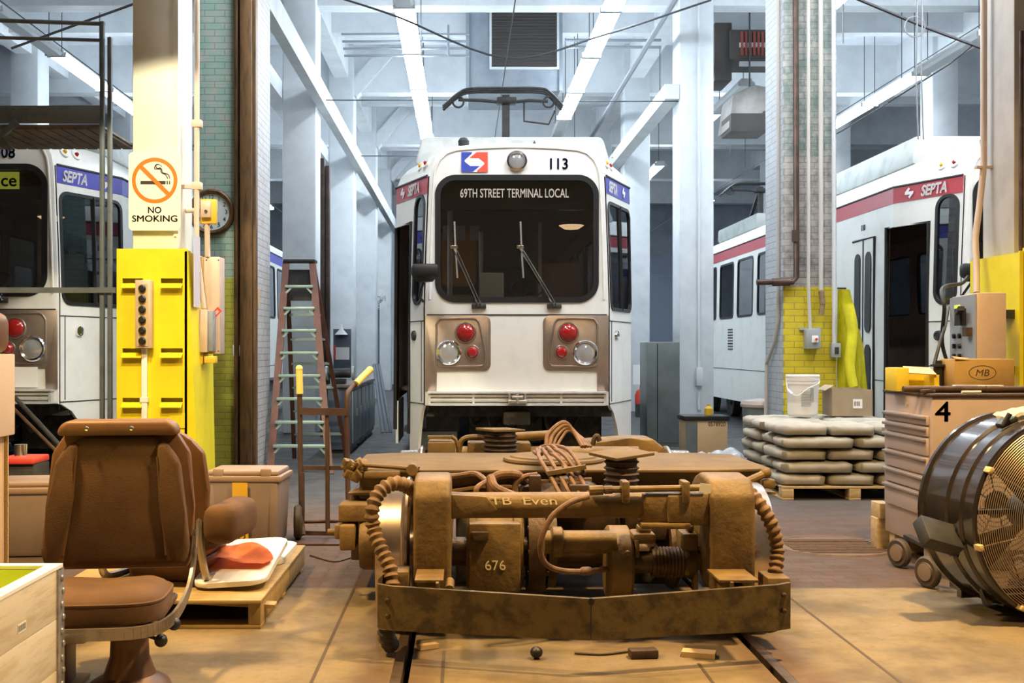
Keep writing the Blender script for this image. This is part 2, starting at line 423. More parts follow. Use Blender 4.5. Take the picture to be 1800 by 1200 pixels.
# ceiling beams: cross beams on the column lines, slab joists between, longitudinal beams
def beam(x0, x1, y0, y1, z0, z1, m=m_conc_white):
    global n
    bb = MB(); bb.box(x0, x1, y0, y1, z0, z1); o = struct(bb.build('trim_%d' % n, m)); n += 1; return o
for Y in (11.7, 17.5, 23.5, 29.5, 35.5, 41.5): beam(XW0, XW1, Y+.12, Y+.48, 6.62, ZC)
for Y in (20.5, 26.5, 32.5, 38.5): beam(XW0, XW1, Y, Y+.25, 7.0, ZC)
for X in (-8.35, -2.53, 3.58, 9.15): beam(X-.15, X+.15, 9.5, YW1, 6.9, ZC)
# longitudinal crane beams bolted to the columns
beam(-2.27, -2.13, 12.36, 38, 5.05, 5.36)
beam(-3.05, -2.79, 12.36, 38, 5.15, 5.42)
beam(3.1, 3.32, 17.5, 42, 5.15, 5.38)
# knee braces on the left row
for Y in (23.7, 29.7, 35.7):
    bb = MB(); bb.bar((-2.33, Y, 6.62), (-1.5, Y, 7.55), .3, .3); struct(bb.build('trim_%d' % n, m_conc_white)); n += 1
# light edge on the first column comes from the added spot's cone
# near column, painted cream, in the row at the left
m_cream_col = mat('cream_column_paint', (.80,.78,.66), .5, 0, (.72,.70,.58), 3)
m_grey_col = mat('mauve_grey_column_paint', (.50,.46,.42), .55, 0, (.42,.39,.36), 3)
column(-2.62, -2.27, 9.0, 9.52, ZC, 'trim_%d' % n, m_cream_col, .012); n += 1
column(3.99, 4.45, 8.25, 8.75, ZC, 'trim_%d' % n, m_grey_col, .012); n += 1
# steel flange strips giving that column its H section
bb = MB(); bb.box(-2.292, -2.255, 8.985, 9.0, 2.2, ZC); struct(bb.build('trim_%d' % n, m_cream_col)); n += 1
# brick piers
MORT = (.10,.12,.11)
m_brickL = brick_mat('painted_brick_mint', [(2.03, (.42,.45,.06), (.36,.33,.05)), (9, (.27,.46,.41), (.44,.46,.44))], MORT, ((.62,.62,.64), (.50,.48,.48)), 1)
m_brickR = brick_mat('painted_brick_grey', [(1.95, (.78,.64,.03), (.66,.54,.04)), (3.3, (.50,.48,.46), (.22,.21,.20)), (9, (.20,.27,.25), (.48,.47,.46))], MORT, ((.50,.56,.62), (.44,.46,.48)), -1)
bb = MB(); bb.box(-2.73, -2.1, 11.57, 12.36, 0, ZC, .02); struct(bb.build('trim_%d' % n, m_brickL)); n += 1
bb = MB(); bb.box(3.3, 3.86, 11.76, 12.46, 0, ZC, .02); struct(bb.build('trim_%d' % n, m_brickR)); n += 1

# ---------------------------------------------------------------- fluorescent fittings
m_tube = mat('fluorescent_diffuser', (.9,.95,1), .4, emit=(.80,.91,1.0), es=TUBE_STRENGTH)
m_tubefill = mat('added_fill_diffuser', (.95,1,1), .4, emit=(.95,.97,1.0), es=TUBE_STRENGTH*2.4); m_tubeoff = mat('unlit_diffuser', (.62,.64,.66), .5); m_fit = mat('fitting_white', (.6,.62,.64), .5)  # the stronger glow is for the added fittings at the near end
m_wire = mat('hanging_wire', (.06,.065,.075), .6)
ZL = 6.03
def fitting(x, y, label, lit=True, tube=None, L=2.42, w=.30, z=ZL, group='fluorescent light fittings'):
    t = thing('fluorescent_light', label, 'ceiling light', (x, y, z), 0, group)
    h = MB(); h.box(x-.10, x+.10, y, y+L, z+.042, z+.10, .008); h.box(x-w/2, x+w/2, y, y+.02, z-.036, z+.045); h.box(x-w/2, x+w/2, y+L-.02, y+L, z-.036, z+.045); h.build('housing', m_fit, t)
    d = MB(); d.prism([(-w/2+.01,0),(-w/2+.05,-.035),(w/2-.05,-.035),(w/2-.01,0),(w/2-.04,.04),(-w/2+.04,.04)], (x,y+.021,z), (1,0,0), (0,0,1), (0,L-.042,0)); d.build('diffuser', (tube or m_tube) if lit else m_tubeoff, t)
    r = MB()
    for q in (.25, L-.25): r.cyl((x,y+q,z+.11),(x,y+q,ZC),.007,seg=6)
    r.build('hanger', m_wire, t)
    return t
ordn = ['nearest', 'second', 'third', 'fourth', 'fifth']
Y0 = [13.2, 15.68, 18.15, 20.62, 23.09]
for i, y in enumerate(Y0):
    fitting(-.82, y, '%s fluorescent fitting of the row above the left side of tram 113' % ordn[i], i > 0)
for i, y in enumerate([13.4, 15.9, 18.4, 20.9, 23.4]):
    fitting(2.06, y, '%s fluorescent fitting of the row above the right side of tram 113' % ordn[i], i < 4)
for i, (y, lit) in enumerate([(13.3, True), (15.8, False), (18.3, True), (20.8, True), (23.3, True)]):
    fitting(-6.55, y, '%s fluorescent fitting of the row over the outer side of the left tram' % ordn[i], lit)
for i, (y, lit) in enumerate([(12.4, True), (15.0, True), (20.3, False), (22.8, True), (29.2, True)]):
    fitting(5.05, y, '%s fluorescent fitting of the row over the near side of the right tram' % ordn[i], lit)
for i, (y, lit) in enumerate([(14.6, True), (17.08, False), (19.56, True), (22.04, True), (24.52, True)]):
    fitting(7.85, y, '%s fluorescent fitting of the row over the far side of the right tram' % ordn[i], lit)
for i, y in enumerate([25.7, 28.2, 31.5]):
    fitting(-.82, y+1, 'distant fluorescent fitting at the back of the hall, %s beyond the pantograph' % ordn[i], True)
for i, y in enumerate([27, 30, 34]):
    fitting(-4.0, y, '%s distant fluorescent fitting behind the left row of columns' % ordn[i], True)

for i, (x, nm) in enumerate([(-.82,'centre left'),(2.06,'centre right'),(5.05,'inner right'),(7.85,'outer right')]):  # unseen fittings added to light the tram noses from the front
    fitting(x, 8.3, 'added unseen fitting that lights the tram noses at the near end of the %s row' % nm, True, m_tubefill)
for i, (x, y, nm) in enumerate([(-6.55,36,'far left'),(2.06,38.5,'centre right'),(5.05,36,'inner right'),(7.85,36,'outer right')]):  # fittings added to brighten the dark back of the hall
    fitting(x, y, 'added fluorescent fitting in the %s row, brightening the back wall' % nm, True)
# ---------------------------------------------------------------- ventilation duct with louvre
m_duct = mat('duct_grey', (.26,.29,.33), .5, .1, (.20,.23,.27), 3); m_louv = mat('louvre_dark', (.075,.065,.06), .6)
t = thing('ventilation_duct', 'big grey ventilation duct with dark louvre hanging between the two light rows', 'duct', (.95, 20.8, 5.95))
b = MB(); b.box(.08, 1.72, 20.3, 21.9, 5.90, 7.6, .01); b.box(.04, .10, 20.26, 20.32, 5.9, 7.6); b.box(1.70, 1.76, 20.26, 20.32, 5.9, 7.6); b.build('duct_body', m_duct, t)
b = MB(); f0, f1, g0, g1 = .50, 1.66, 6.32, 7.45
b.ringplate([(f0-.04,20.24,g0-.04),(f1+.04,20.24,g0-.04),(f1+.04,20.24,g1),(f0-.04,20.24,g1)], [(f0,20.24,g0),(f1,20.24,g0),(f1,20.24,g1-.04),(f0,20.24,g1-.04)], (0,.06,0)); b.build('louvre_frame', m_fit, t)
b = MB(); b.box(f0, f1, 20.27, 20.30, g0, g1)
z = g0
while z < g1-.05: b.bar((f0, 20.26, z+.03), (f1, 20.26, z+.03), .05, .012); z += .055
b.build('louvre', m_louv, t)
# ducts and unit heater over the right tram
t = thing('unit_heater', 'dark unit heater with red coil hanging over the right tram', 'heater', (5.0, 20.0, 5.6))
b = MB(); b.box(4.55, 5.5, 19.4, 20.4, 6.25, 6.75, .02); b.box(4.3, 4.6, 19.5, 20.3, 5.9, 6.9, .02); b.build('heater_case', m_louv, t)
b = MB()
for q in range(10): b.box(4.72+q*.07, 4.76+q*.07, 19.36, 19.40, 6.3, 6.7)
b.build('coil', mat('heater_coil', (.30,.07,.05), .6), t)
b = MB(); b.box(4.7, 5.5, 19.37, 19.42, 6.44, 6.52); b.box(4.7, 5.5, 19.37, 19.42, 6.12, 6.2); b.build('bracket', m_fit, t)
m_cowl = mat('galvanised_cowl', (.36,.34,.32), .45, .5, (.28,.25,.22), 5)
t = thing('air_scoop', 'bent grey sheet metal air scoop hanging beside the right brick pier', 'duct', (4.8, 19.0, 5.2))
b = MB(); b.prism([(4.42,4.98),(4.85,5.0),(5.0,5.3),(5.3,5.25),(5.35,5.62),(4.85,5.72),(4.5,5.55)], (0,19.0,0), (1,0,0), (0,0,1), (0,.8,0), .02); b.build('scoop', m_cowl, t)
b = MB(); b.box(4.44, 5.06, 18.9, 19.6, 4.92, 5.22, .01); b.build('scoop_mouth', m_louv, t)
b = MB(); b.cyl((4.85,19.3,5.6),(4.85,19.3,ZC),.015); b.build('hanger', m_wire, t)

# ---------------------------------------------------------------- wires and pipes overhead
m_pipe = mat('conduit_grey', (.25,.27,.30), .5, .2); m_cable = mat('overhead_cable', (.05,.055,.065), .6)
def cable(name, label, pts, r, m=m_cable, cat='cable', group=None, sm=True):
    b = MB(); b.tube(catmull(pts, 6) if sm and len(pts) > 2 else pts, r, 6); return tag(b.build(name, m), label, cat, group)
cable('hanging_pipe', 'long grey conduit running back under the ceiling right of tram 113', [(2.88,12,6.07),(2.88,30,6.07)], .045, m_pipe, 'pipe')
cable('trolley_wire', 'trolley wire running back above tram 113', [(.55,8,5.02),(.55,YW1,5.02)], .008)
cable('trolley_wire', 'trolley wire running back above the right tram', [(6.05,8,5.1),(6.05,YW1,5.1)], .008)
cable('trolley_wire', 'trolley wire running back above the left tram', [(-5.05,8,5.1),(-5.05,YW1,5.1)], .008)
Yc = 15.0
cable('span_cable', 'thick sagging cable crossing under the two light rows', [P(590,-6,Yc),P(700,30,Yc),P(890,102,Yc),P(1060,62,Yc),P(1250,0,Yc)], .014)
cable('span_cable', 'thin taut span wire between the left column and the pantograph', [P(554,176,17.6),P(790,176,17.6)], .009)
cable('span_cable', 'taut span wire between the pantograph and the right column', [P(980,178,17.6),P(1200,178,17.6)], .009)
cable('span_cable', 'taut span wire low beside the tram roof on the left', [P(618,274,23.6),P(760,274,23.6)], .01)
cable('span_cable', 'taut span wire low beside the tram roof on the right', [P(1075,277,23.6),P(1102,277,23.6)], .01)
cable('span_cable', 'heavy cable running down to the rightmost light row', [P(1500,-5,11),P(1620,45,11.2),P(1700,75,11.2),P(1740,90,11.2)], .017)
cable('span_cable', 'contact wire sloping up to the right above the right tram', [Vector((3.85,12.3,PZ(250,12.3))),P(1480,230,12.3),P(1562,180,12.6),P(1670,112,11.6),P(1712,78,11.2)], .008, sm=False)
cable('span_cable', 'dark cable rising behind the cream column', [P(20,85,12),P(160,34,12),P(240,5,12),P(368,-45,12)], .014)
for i, (px, y) in enumerate([(740, 16.8), (760, 24), (1160, 21), (1565, 14), (1675, 13), (1482, 16), (1283, 25), (1310, 27), (1585, 19), (1010, 26), (1025, 30)]):
    b = MB(); b.cyl((PX(px,y), y, 5.6), (PX(px,y), y, ZC), .007, seg=6)
    tag(b.build('hanging_rod', m_wire), 'thin rod hanging from the ceiling, %s from the left' % ['first','second','fifth','ninth','tenth','eighth','sixth','seventh','eleventh','third','fourth'][i], 'rod', 'thin ceiling rods')
b = MB()
for q in range(4): b.cyl((-2.0, 18.6+q*.15, 6.45-q*.08), (.1, 18.6+q*.15, 6.45-q*.08), .02, seg=8)
b.cyl((-.25, 18.6, 6.1), (-.25, 18.6, 6.6), .02, seg=8)
tag(b.build('conduit_run', m_pipe), 'bundle of grey conduits running across to the ventilation duct', 'conduit')
b = MB()
for q in range(2): b.cyl((1.75, 19.6, 6.62-q*.12), (3.4, 19.6, 6.62-q*.12), .025, seg=8)
tag(b.build('conduit_run', m_pipe), 'pair of conduits crossing behind the right light row', 'conduit')
# pulley loop and hanging ropes at right
b = MB(); 
for q in (0, .05): b.tube([P(1612,42,11)+Vector((q,0,3.2)), P(1612,42,11)+Vector((q,0,0)), P(1610,120,11)+Vector((q,0,0)), P(1614,245,11)+Vector((q,0,0))], .008, 6)
b.tube([P(1612+18*math.cos(a)-4, 47+18*math.sin(a), 11) for a in [PI*2*k/16 for k in range(16)]], .006, 6, closed=True)
tag(b.build('hanging_rope', m_pipe), 'looped rope hanging in front of the rightmost light row', 'rope')
# ================================================================ TRAMS (front at local y = 0, nose towards the camera)
m_bench0 = mat('blue_grey_box', (.30,.36,.40), .5)
TAP, LEN = .95, 14.2
FO = [(.953,.72),(.953,1.3),(.953,1.75),(.938,2.3),(.925,2.62),(.915,2.9),(.905,3.1)]
RO = [(1.32,.72),(1.32,1.3),(1.32,1.75),(1.312,2.3),(1.306,2.62),(1.30,2.9),(1.295,3.1)]
FT = [(.89,3.2),(.845,3.295),(.765,3.37),(.66,3.405),(.42,3.425),(.2,3.435),(0,3.44)]
RT = [(1.25,3.22),(1.17,3.30),(1.05,3.37),(.88,3.42),(.6,3.455),(.3,3.475),(0,3.48)]
def wid(y, z):
    def at(L):
        for (xa, za), (xb, zb) in zip(L, L[1:]):
            if z <= zb: return xa+(xb-xa)*max(0, (z-za)/(zb-za))
        return L[-1][0]
    t = min(1, max(0, y/TAP)); t2 = min(1, max(0, (LEN-y)/TAP))
    return at(FO)+(at(RO)-at(FO))*min(t, t2)
def S(side, y, z, off=0.0):
    w = wid(y, z); nx, ny = (side*.933, -.36) if y < TAP-.001 else ((side*.933, .36) if y > LEN-TAP+.001 else (side, 0))
    return Vector((side*w+nx*off, y+ny*off, z))
def ray_hit(poly, c, a):
    d = (math.cos(a), math.sin(a)); best = None
    for i in range(len(poly)):
        p, q = poly[i], poly[(i+1) % len(poly)]
        ex, ez = q[0]-p[0], q[1]-p[1]; den = d[0]*ez-d[1]*ex
        if abs(den) < 1e-9: continue
        t = ((p[0]-c[0])*ez-(p[1]-c[1])*ex)/den; s = ((p[0]-c[0])*d[1]-(p[1]-c[1])*d[0])/den
        if t > 0 and -1e-6 <= s <= 1+1e-6 and (best is None or t < best): best = t
    return (c[0]+d[0]*best, c[1]+d[1]*best)
def side_wall(b, side, openings, off=0.0, z0=.72, z1=3.1, y0=.03):
    ys = sorted({y0, TAP, LEN-TAP, LEN, *[o[0] for o in openings], *[o[1] for o in openings], *[TAP+i*1.0 for i in range(1, 12)]})
    zs = sorted({z0, 1.3, 1.75, 2.3, 2.62, 2.9, z1, *[max(z0, o[2]) for o in openings], *[o[3] for o in openings]})
    for ya, yb in zip(ys, ys[1:]):
        for za, zb in zip(zs, zs[1:]):
            ym, zm = (ya+yb)/2, (za+zb)/2
            if any(o[0] < ym < o[1] and o[2] < zm < o[3] for o in openings): continue
            b.poly([S(side,ya,za,off), S(side,yb,za,off), S(side,yb,zb,off), S(side,ya,zb,off)])
    for (ya, yb, za, zb, R) in openings:
        if R <= 0: continue
        inner = rrect(ya, yb, za, zb, R, 6)
        c = ((ya+yb)/2, (za+zb)/2); rect = [(ya,za),(yb,za),(yb,zb),(ya,zb)]
        outer = [ray_hit(rect, c, math.atan2(p[1]-c[1], p[0]-c[0])) for p in inner]
        # pull the rectangle's own corners in, so the fill closes
        for cr in rect:
            k = min(range(len(outer)), key=lambda i: (outer[i][0]-cr[0])**2+(outer[i][1]-cr[1])**2); outer[k] = cr
        A = b.verts([S(side,p[0],p[1],off) for p in outer]); B = b.verts([S(side,p[0],p[1],off) for p in inner])
        for i in range(len(A)):
            j = (i+1) % len(A); b.face([A[i],A[j],B[j],B[i]])
def band_mesh(side, y0, y1, za, zb, off=.006):
    b = MB(); ys = [y0]+[y for y in (TAP,) if y0 < y < y1]+[y1]
    for a, c in zip(ys, ys[1:]):
        e = 1e-4
        p = [S(side,a+e,za,off), S(side,c-e,za,off), S(side,c-e,zb,off), S(side,a+e,zb,off)]
        q = [S(side,a+e,za,0), S(side,c-e,za,0), S(side,c-e,zb,0), S(side,a+e,zb,0)]
        b._hexa(q+p)
    return b
def strip(b, side, pts, r, off=.008):
    b.tube([S(side,y,z,off) for (y,z) in pts], r, 6, closed=True)
BLUE_POLY = [(0,1),(.40,1),(.40,.93),(.13,.60),(.13,.52),(.34,.30),(.70,.30),(.42,0),(0,0)]
def septa_logo(t, org, u, v, w, h, local=True):
    org, u, v = Vector(org), Vector(u), Vector(v); nrm = u.cross(v).normalized()
    c = MB(); c.prism([(0,0),(w,0),(w,h),(0,h)], org, u, v, nrm*.002); card = c.build('emblem', m_white, t, local)
    A = [(p[0]*w, p[1]*h) for p in BLUE_POLY]; B = [((1-p[0])*w, (1-p[1])*h) for p in BLUE_POLY]
    for poly, m, nm in ((A, m_logoblue, 'emblem_half'), (B, m_logored, 'emblem_half')):
        c = MB(); c.prism(poly, org+nrm*.0022, u, v, nrm*.002); c.build(nm, m, card, local)
def tram(cx, y0, z0, label, number, bandL, bandR, sign, opts):
    t = thing('tram', label, 'tram', (cx, y0, z0))
    K = dict(parent=t, local=True)
    DOOR = (.46, 1.13, .40, 2.66, 0); LEAF = (1.47, 2.2, .45, 2.62)
    NW = (.08, .36, 1.78, 2.92, .13); BW = (.06, .93, 1.72, 2.84, .10)
    sw = [(y, y+1.05, 1.86, 2.84, .09) for y in (3.0, 4.35, 5.7, 7.05, 8.4, 9.75)]
    opL = [DOOR, NW]+sw; opR = [BW]+[(y, y+1.05, 1.86, 2.84, .09) for y in (1.65, 3.0, 4.35, 5.7, 7.05, 8.4, 9.75, 11.1)]
    # ---- shell: sides, tail, roof shoulders, nose panel round the windscreen
    b = MB(); side_wall(b, -1, opL); side_wall(b, 1, opR)
    rings = []
    FT0 = [(.9,3.1)]+FT
    for (y, k) in ((.03,0),(TAP,1),(LEN-TAP,1),(LEN,0)):
        ring = []
        fo = [FO[-1]]+FT; ro = [RO[-1]]+RT
        for a, c in zip(fo, ro): ring.append((a[0]+(c[0]-a[0])*k, y+(0.10 if y < .1 and False else 0), a[1]+(c[1]-a[1])*k))
        full = [(-p[0],p[1],p[2]) for p in ring]+[p for p in ring[::-1][1:]]
        rings.append(b.verts(full))
    for A, B in zip(rings, rings[1:]):
        for i in range(len(A)-1): b.face([A[i],A[i+1],B[i+1],B[i]])
    half = FO+FT
    outl = [(-x,z) for x, z in half][::1]+[(x,z) for x, z in half[::-1][1:]]
    b.poly([(x, LEN, z) for x, z in outl])
    WS = (-.835, .835, 1.80, 3.095); wc = (0, 2.3)
    inner_poly = rrect(*WS, .2, 10)
    angs = sorted({math.atan2(p[1]-wc[1], p[0]-wc[0]) for p in inner_poly+outl} | {PI*2*k/48-PI for k in range(48)})
    ins = lambda p, d: (p[0]*(1-d/.953), wc[1]+(p[1]-wc[1])*(1-d/1.3))
    O = [ray_hit(outl, wc, a) for a in angs]; I = [ray_hit(inner_poly, wc, a) for a in angs]
    A0 = b.verts([(p[0], .03, p[1]) for p in O]); A1 = b.verts([(ins(p,.006)[0], .008, ins(p,.006)[1]) for p in O]); A2 = b.verts([(ins(p,.028)[0], 0, ins(p,.028)[1]) for p in O]); B0 = b.verts([(p[0], 0, p[1]) for p in I]); B1 = b.verts([(p[0], .05, p[1]) for p in I])
    for X_, Y_ in ((A0,A1),(A1,A2),(A2,B0),(B0,B1)):
        for i in range(len(angs)):
            j = (i+1) % len(angs); b.face([X_[i],X_[j],Y_[j],Y_[i]])
    b.build('body_shell', m_tramwhite, smooth=30, **K)
    # raised arch moulding of the nose
    b = MB(); pts = [(ins(p,.05)[0], -.004, ins(p,.05)[1]) for p, a in zip(O, angs) if p[1] > 1.76]
    pts.sort(key=lambda p: -math.atan2(p[0], p[2]-1.7) if False else math.atan2(p[0], p[2]-1.0))
    b.tube(pts, .012, 6); b.build('nose_moulding', m_tramwhite, **K)
    # ---- lining and floor seen through the glass
    b = MB(); side_wall(b, -1, opL, -.035, z0=.75, y0=.06); side_wall(b, 1, opR, -.035, z0=.75, y0=.06)
    b.poly([(x*.955, .06, z) for x, z in ((-.95,.75),(.95,.75),(.93,1.79),(-.93,1.79))])
    for q, w in ((0,.9),):
        b.poly([(-.88,.06,3.08),(.88,.06,3.08),(1.26,TAP,3.08),(1.26,LEN-.3,3.08),(-1.26,LEN-.3,3.08),(-1.26,TAP,3.08)])
    b.poly([(-1.2,LEN-.3,.8),(1.2,LEN-.3,.8),(1.2,LEN-.3,3.08),(-1.2,LEN-.3,3.08)])
    b.build('lining', m_interior, **K)
    b = MB(); b.prism([(-.9,.07),(.9,.07),(1.26,TAP),(1.26,LEN-.3),(-1.26,LEN-.3),(-1.26,1.2),(-1.22,1.14),(-.6,1.14),(-.6,.44),(-1.0,.44)], (0,0,.84), (1,0,0), (0,1,0), (0,0,.03)); b.build('floor_pan', m_intfloor, **K)
    # ---- step well in the doorway
    b = MB()
    b.box(-1.2, -.62, .47, 1.12, .42, .45); b.box(-.95, -.62, .47, 1.12, .45, .64); b.box(-.63, -.6, .46, 1.13, .42, .84); b.build('step_well', m_dark, **K)
    # ---- skirts
    def skirt(side, y0_, y1_, za, zb=.72, arc=0):
        if arc:
            pts = [(y0_+arc*(1-math.cos(a)), zb-(zb-za)*0-arc*math.sin(a)*0) for a in (0,)]
            poly = [(y0_, zb)]+[(y0_+arc-arc*math.cos(a)*1.0, zb-(zb-za)*math.sin(a)*.98) for a in [PI/2*k/6 for k in range(7)]]
            poly = [(y0_, zb), (y0_+arc*.35, zb-.08), (y0_+arc*.7, zb-.24), (y0_+arc*.92, zb-.40), (y0_+arc, za), (y1_, za), (y1_, zb)]
        else: poly = [(y0_, za), (y1_, za), (y1_, zb), (y0_, zb)]
        b = MB(); A = b.verts([S(side,p[0],p[1]) for p in poly]); B = b.verts([S(side,p[0],p[1],-.03) for p in poly]); nn = len(A)
        b.face(A); b.face(B[::-1])
        for i in range(nn): b.face([A[i],A[(i+1)%nn],B[(i+1)%nn],B[i]])
        b.build('skirt', m_tramwhite, **K)
    skirt(-1, .04, .455, .2, arc=.16); skirt(1, .04, .945, .18, arc=.42)
    skirt(-1, 1.135, 2.3, .24); skirt(1, .951, 1.25, .24)
    for ya, yb in ((4.0,10.2),(12.2,LEN-.96)): skirt(-1, ya, yb, .4); skirt(1, ya, yb, .4)
    # panel seams, locks, vents on the sides
    b = MB()
    for sd in (-1, 1):
        for (ya, yb, z) in ((.03,.455 if sd < 0 else .94,.74),(.03,.455 if sd < 0 else .94,1.60),(1.15,2.3,.95),(2.3,11.5,.95)):
            b.tube([S(sd,ya,z,.003),S(sd,yb,z,.003)], .005, 5)
        b.tube([S(sd,.09,.76,.003),S(sd,.09,1.6,.003)], .005, 5)
    b.build('panel_seam', m_dark, **K)
    for k in range(3):
        b = MB()
        for q in range(8): b.obox(S(-1, 3.4+k*2.6, 1.30+q*.05, .004), (.012,.34,.022))
        b.build('vent', m_dark, **K)
    for sd, ya in ((1,.28),(-1,.3)):
        b = MB(); c = S(sd,ya,1.45,0); nv = Vector((sd*.933,-.36,0))
        b.lathe([(0,.022),(.03,.022),(.034,.03),(.05,.026),(.055,0)], c, nv, 16); b.build('lock', m_chrome if sd > 0 else m_dark, **K)
    # ---- windscreen, gasket, sign
    b = MB(); b.ringplate([(p[0],-.012,p[1]) for p in inset_rrect(*WS,.2,-.012,10)], [(p[0],-.012,p[1]) for p in inset_rrect(*WS,.2,.045,10)], (0,.05,0)); b.build('windscreen_gasket', m_black, **K)
    b = MB(); b.prism(inset_rrect(*WS,.2,.03,10), (0,.012,0), (1,0,0), (0,0,1), (0,.006,0)); b.build('windscreen', m_glass, **K)
    b = MB(); b.box(-.8, .8, .10, .22, 2.76, 3.07); sb = b.build('destination_sign', m_signblack, **K)
    if sign == 'local':
        text('69TH STREET TERMINAL LOCAL', 'sign_text', mat('sign_letters', (.75,.74,.7), .5, emit=(.75,.73,.68), es=.45), sb, (-.02,.097,2.885), (1,0,0), (0,0,1), .092, 1.13, bold=.012, local=True, align='CENTER')  # emission added so the letters read brighter behind the glass
    else:
        c = MB(); c.box(-.45, .53, .085, .098, 2.87, 3.04); c.build('sign_panel', m_yelsign, sb, True)
        text(sign, 'sign_text', m_black, sb, (.505,.083,2.895), (1,0,0), (0,0,1), .125, bold=.015, local=True, align='RIGHT')
    # ---- side windows
    for sd, ops in ((-1, opL), (1, opR)):
        for (ya, yb, za, zb, R) in ops:
            if R <= 0: continue
            o_ = inset_rrect(ya,yb,za,zb,R,-.012); i_ = inset_rrect(ya,yb,za,zb,R,.022)
            f = MB(); nv = S(sd,(ya+yb)/2,2.3,1)-S(sd,(ya+yb)/2,2.3,0)
            f.ringplate([S(sd,p[0],p[1],.012) for p in o_], [S(sd,p[0],p[1],.012) for p in i_], nv*-.035)
            if (ya, R) == (BW[0], BW[4]): f.bar(S(sd,.52,za,.006), S(sd,.52,zb,.006), .03, .02)
            wf = f.build('window_frame', m_black, **K)
            g = MB(); pp = inset_rrect(ya,yb,za,zb,R,.02); g.face(g.verts([S(sd,p[0],p[1],-.004) for p in pp])); g.build('pane', m_wglass, wf, True)
    # ---- folded door leaf beside the doorway, dark door frame
    b = MB(); fr = [(.455,.40),(.455,2.67),(1.135,2.67),(1.135,.40)]
    b.tube([S(-1,y,z,.006) for y, z in fr], .022, 6); b.build('door_frame', m_black, **K)
    for q in (0, 1):
        ya = 1.5+q*.36
        f = MB(); pl = [(ya,.45),(ya+.34,.45),(ya+.34,2.6),(ya,2.6)]; f._hexa([S(-1,y,z,.0) for y, z in pl]+[S(-1,y,z,.012) for y, z in pl]); dl = f.build('door_leaf', m_tramwhite, **K)
        g = MB()
        for za, zb in ((.62,1.36),(1.5,2.45)):
            pp = rrect(ya+.08,ya+.27,za,zb,.09); A = [S(-1,p[0],p[1],.013) for p in pp]; B = [S(-1,p[0],p[1],.02) for p in pp]
            v1 = g.verts(A); v2 = g.verts(B); nn = len(v1); g.face(v2)
            for i in range(nn): g.face([v1[i],v1[(i+1)%nn],v2[(i+1)%nn],v2[i]])
        g.build('door_pane', m_black, dl, True)
    b = MB(); b.tube([S(-1,1.49,.45,.012),S(-1,1.49,2.61,.012),S(-1,2.21,2.61,.012)], .016, 6); b.tube([S(-1,1.85,.45,.012),S(-1,1.85,2.61,.012)], .012, 6); b.build('door_seal', m_black, **K)
    # ---- bands and lettering along the roof edge
    for sd, bm_ in ((-1, bandL), (1, bandR)):
        bd = band_mesh(sd, .035, LEN-1.0, 2.925, 3.095).build('band', bm_, **K)
        u = Vector((.36,.933,0)) if sd > 0 else Vector((.36,-.933,0)); u.normalize()
        # lettering reads left to right as seen from outside
        start = S(sd, .10 if sd > 0 else .50, 2.95, .012)
        if sd < 0: start = S(sd, .56, 2.955, .012)
        if sd < 0 and opts.get('flip'): start = S(sd, .50, 2.955, .012)
        text('SEPTA', 'band_text', m_white, bd, start, u, (0,0,1), .11, .36, shear=.25, bold=.03, local=True)
        ls = S(sd, .62 if sd > 0 else .78, 2.95, .012)
        c = MB(); hh, ww = .12, .13
        poly = [(0,.6),(.45,1),(.6,.85),(.4,.65),(1,.62),(.95,.4),(.55,0),(.4,.15),(.6,.36),(0,.38)]
        c.prism([(p[0]*ww, p[1]*hh) for p in poly], ls, u, (0,0,1), u.cross(Vector((0,0,1)))*.003); c.build('band_arrow', m_white, bd, True)
    # gutter above the band
    for sd in (-1, 1):
        b = MB(); b.tube([S(sd,.04,3.105,.008),S(sd,TAP,3.105,.008),S(sd,LEN-TAP,3.105,.008)], .012, 6); b.build('gutter', m_dark, **K)
        for q, (ya, mm) in enumerate(((.20, m_yellens if sd > 0 else m_redlens), (.37, m_redlens if sd > 0 else m_yellens)) if not opts.get('swap') else ((.20, m_redlens), (.37, m_yellens))):
            k = ya/TAP; c = Vector((sd*(.868+(1.21-.868)*k), ya, 3.255)); nv = Vector((sd*.80,-.35,.45)).normalized()
            b = MB(); b.lathe([(0,.012),(.055,.012),(.06,0),(.06,-.06)], c, nv, 18); hs = b.build('marker_light', m_tramwhite, **K)
            b = MB(); b.lathe([(0,.04),(.016,.034),(.024,.012)], c, nv, 14); b.build('lens', mm, hs, True)
    # ---- headlamp, emblem, number
    b = MB(); b.lathe([(0,.0),(.07,.01),(.085,.035),(.105,.03),(.112,0),(.112,-.05)], (0,-.0,3.25), (0,-1,0), 28); hl = b.build('headlamp', m_chrome, **K)
    b = MB(); b.lathe([(0,.03),(.04,.028),(.072,.012)], (0,0,3.25), (0,-1,0), 20); b.build('lens', m_lamp, hl, True)
    septa_logo(t, (-.575,-.008,3.135), (1,0,0), (0,0,1), .275, .205)
    text(number, 'fleet_number', m_navy, t, (.525,-.004,3.165), (1,0,0), (0,0,1), .112, .18, bold=.018, local=True, align='RIGHT')
    text(number, 'side_number', m_navy, t, S(-1,1.95,2.72,.004), (0,-1,0), (0,0,1), .07, bold=.015, local=True)
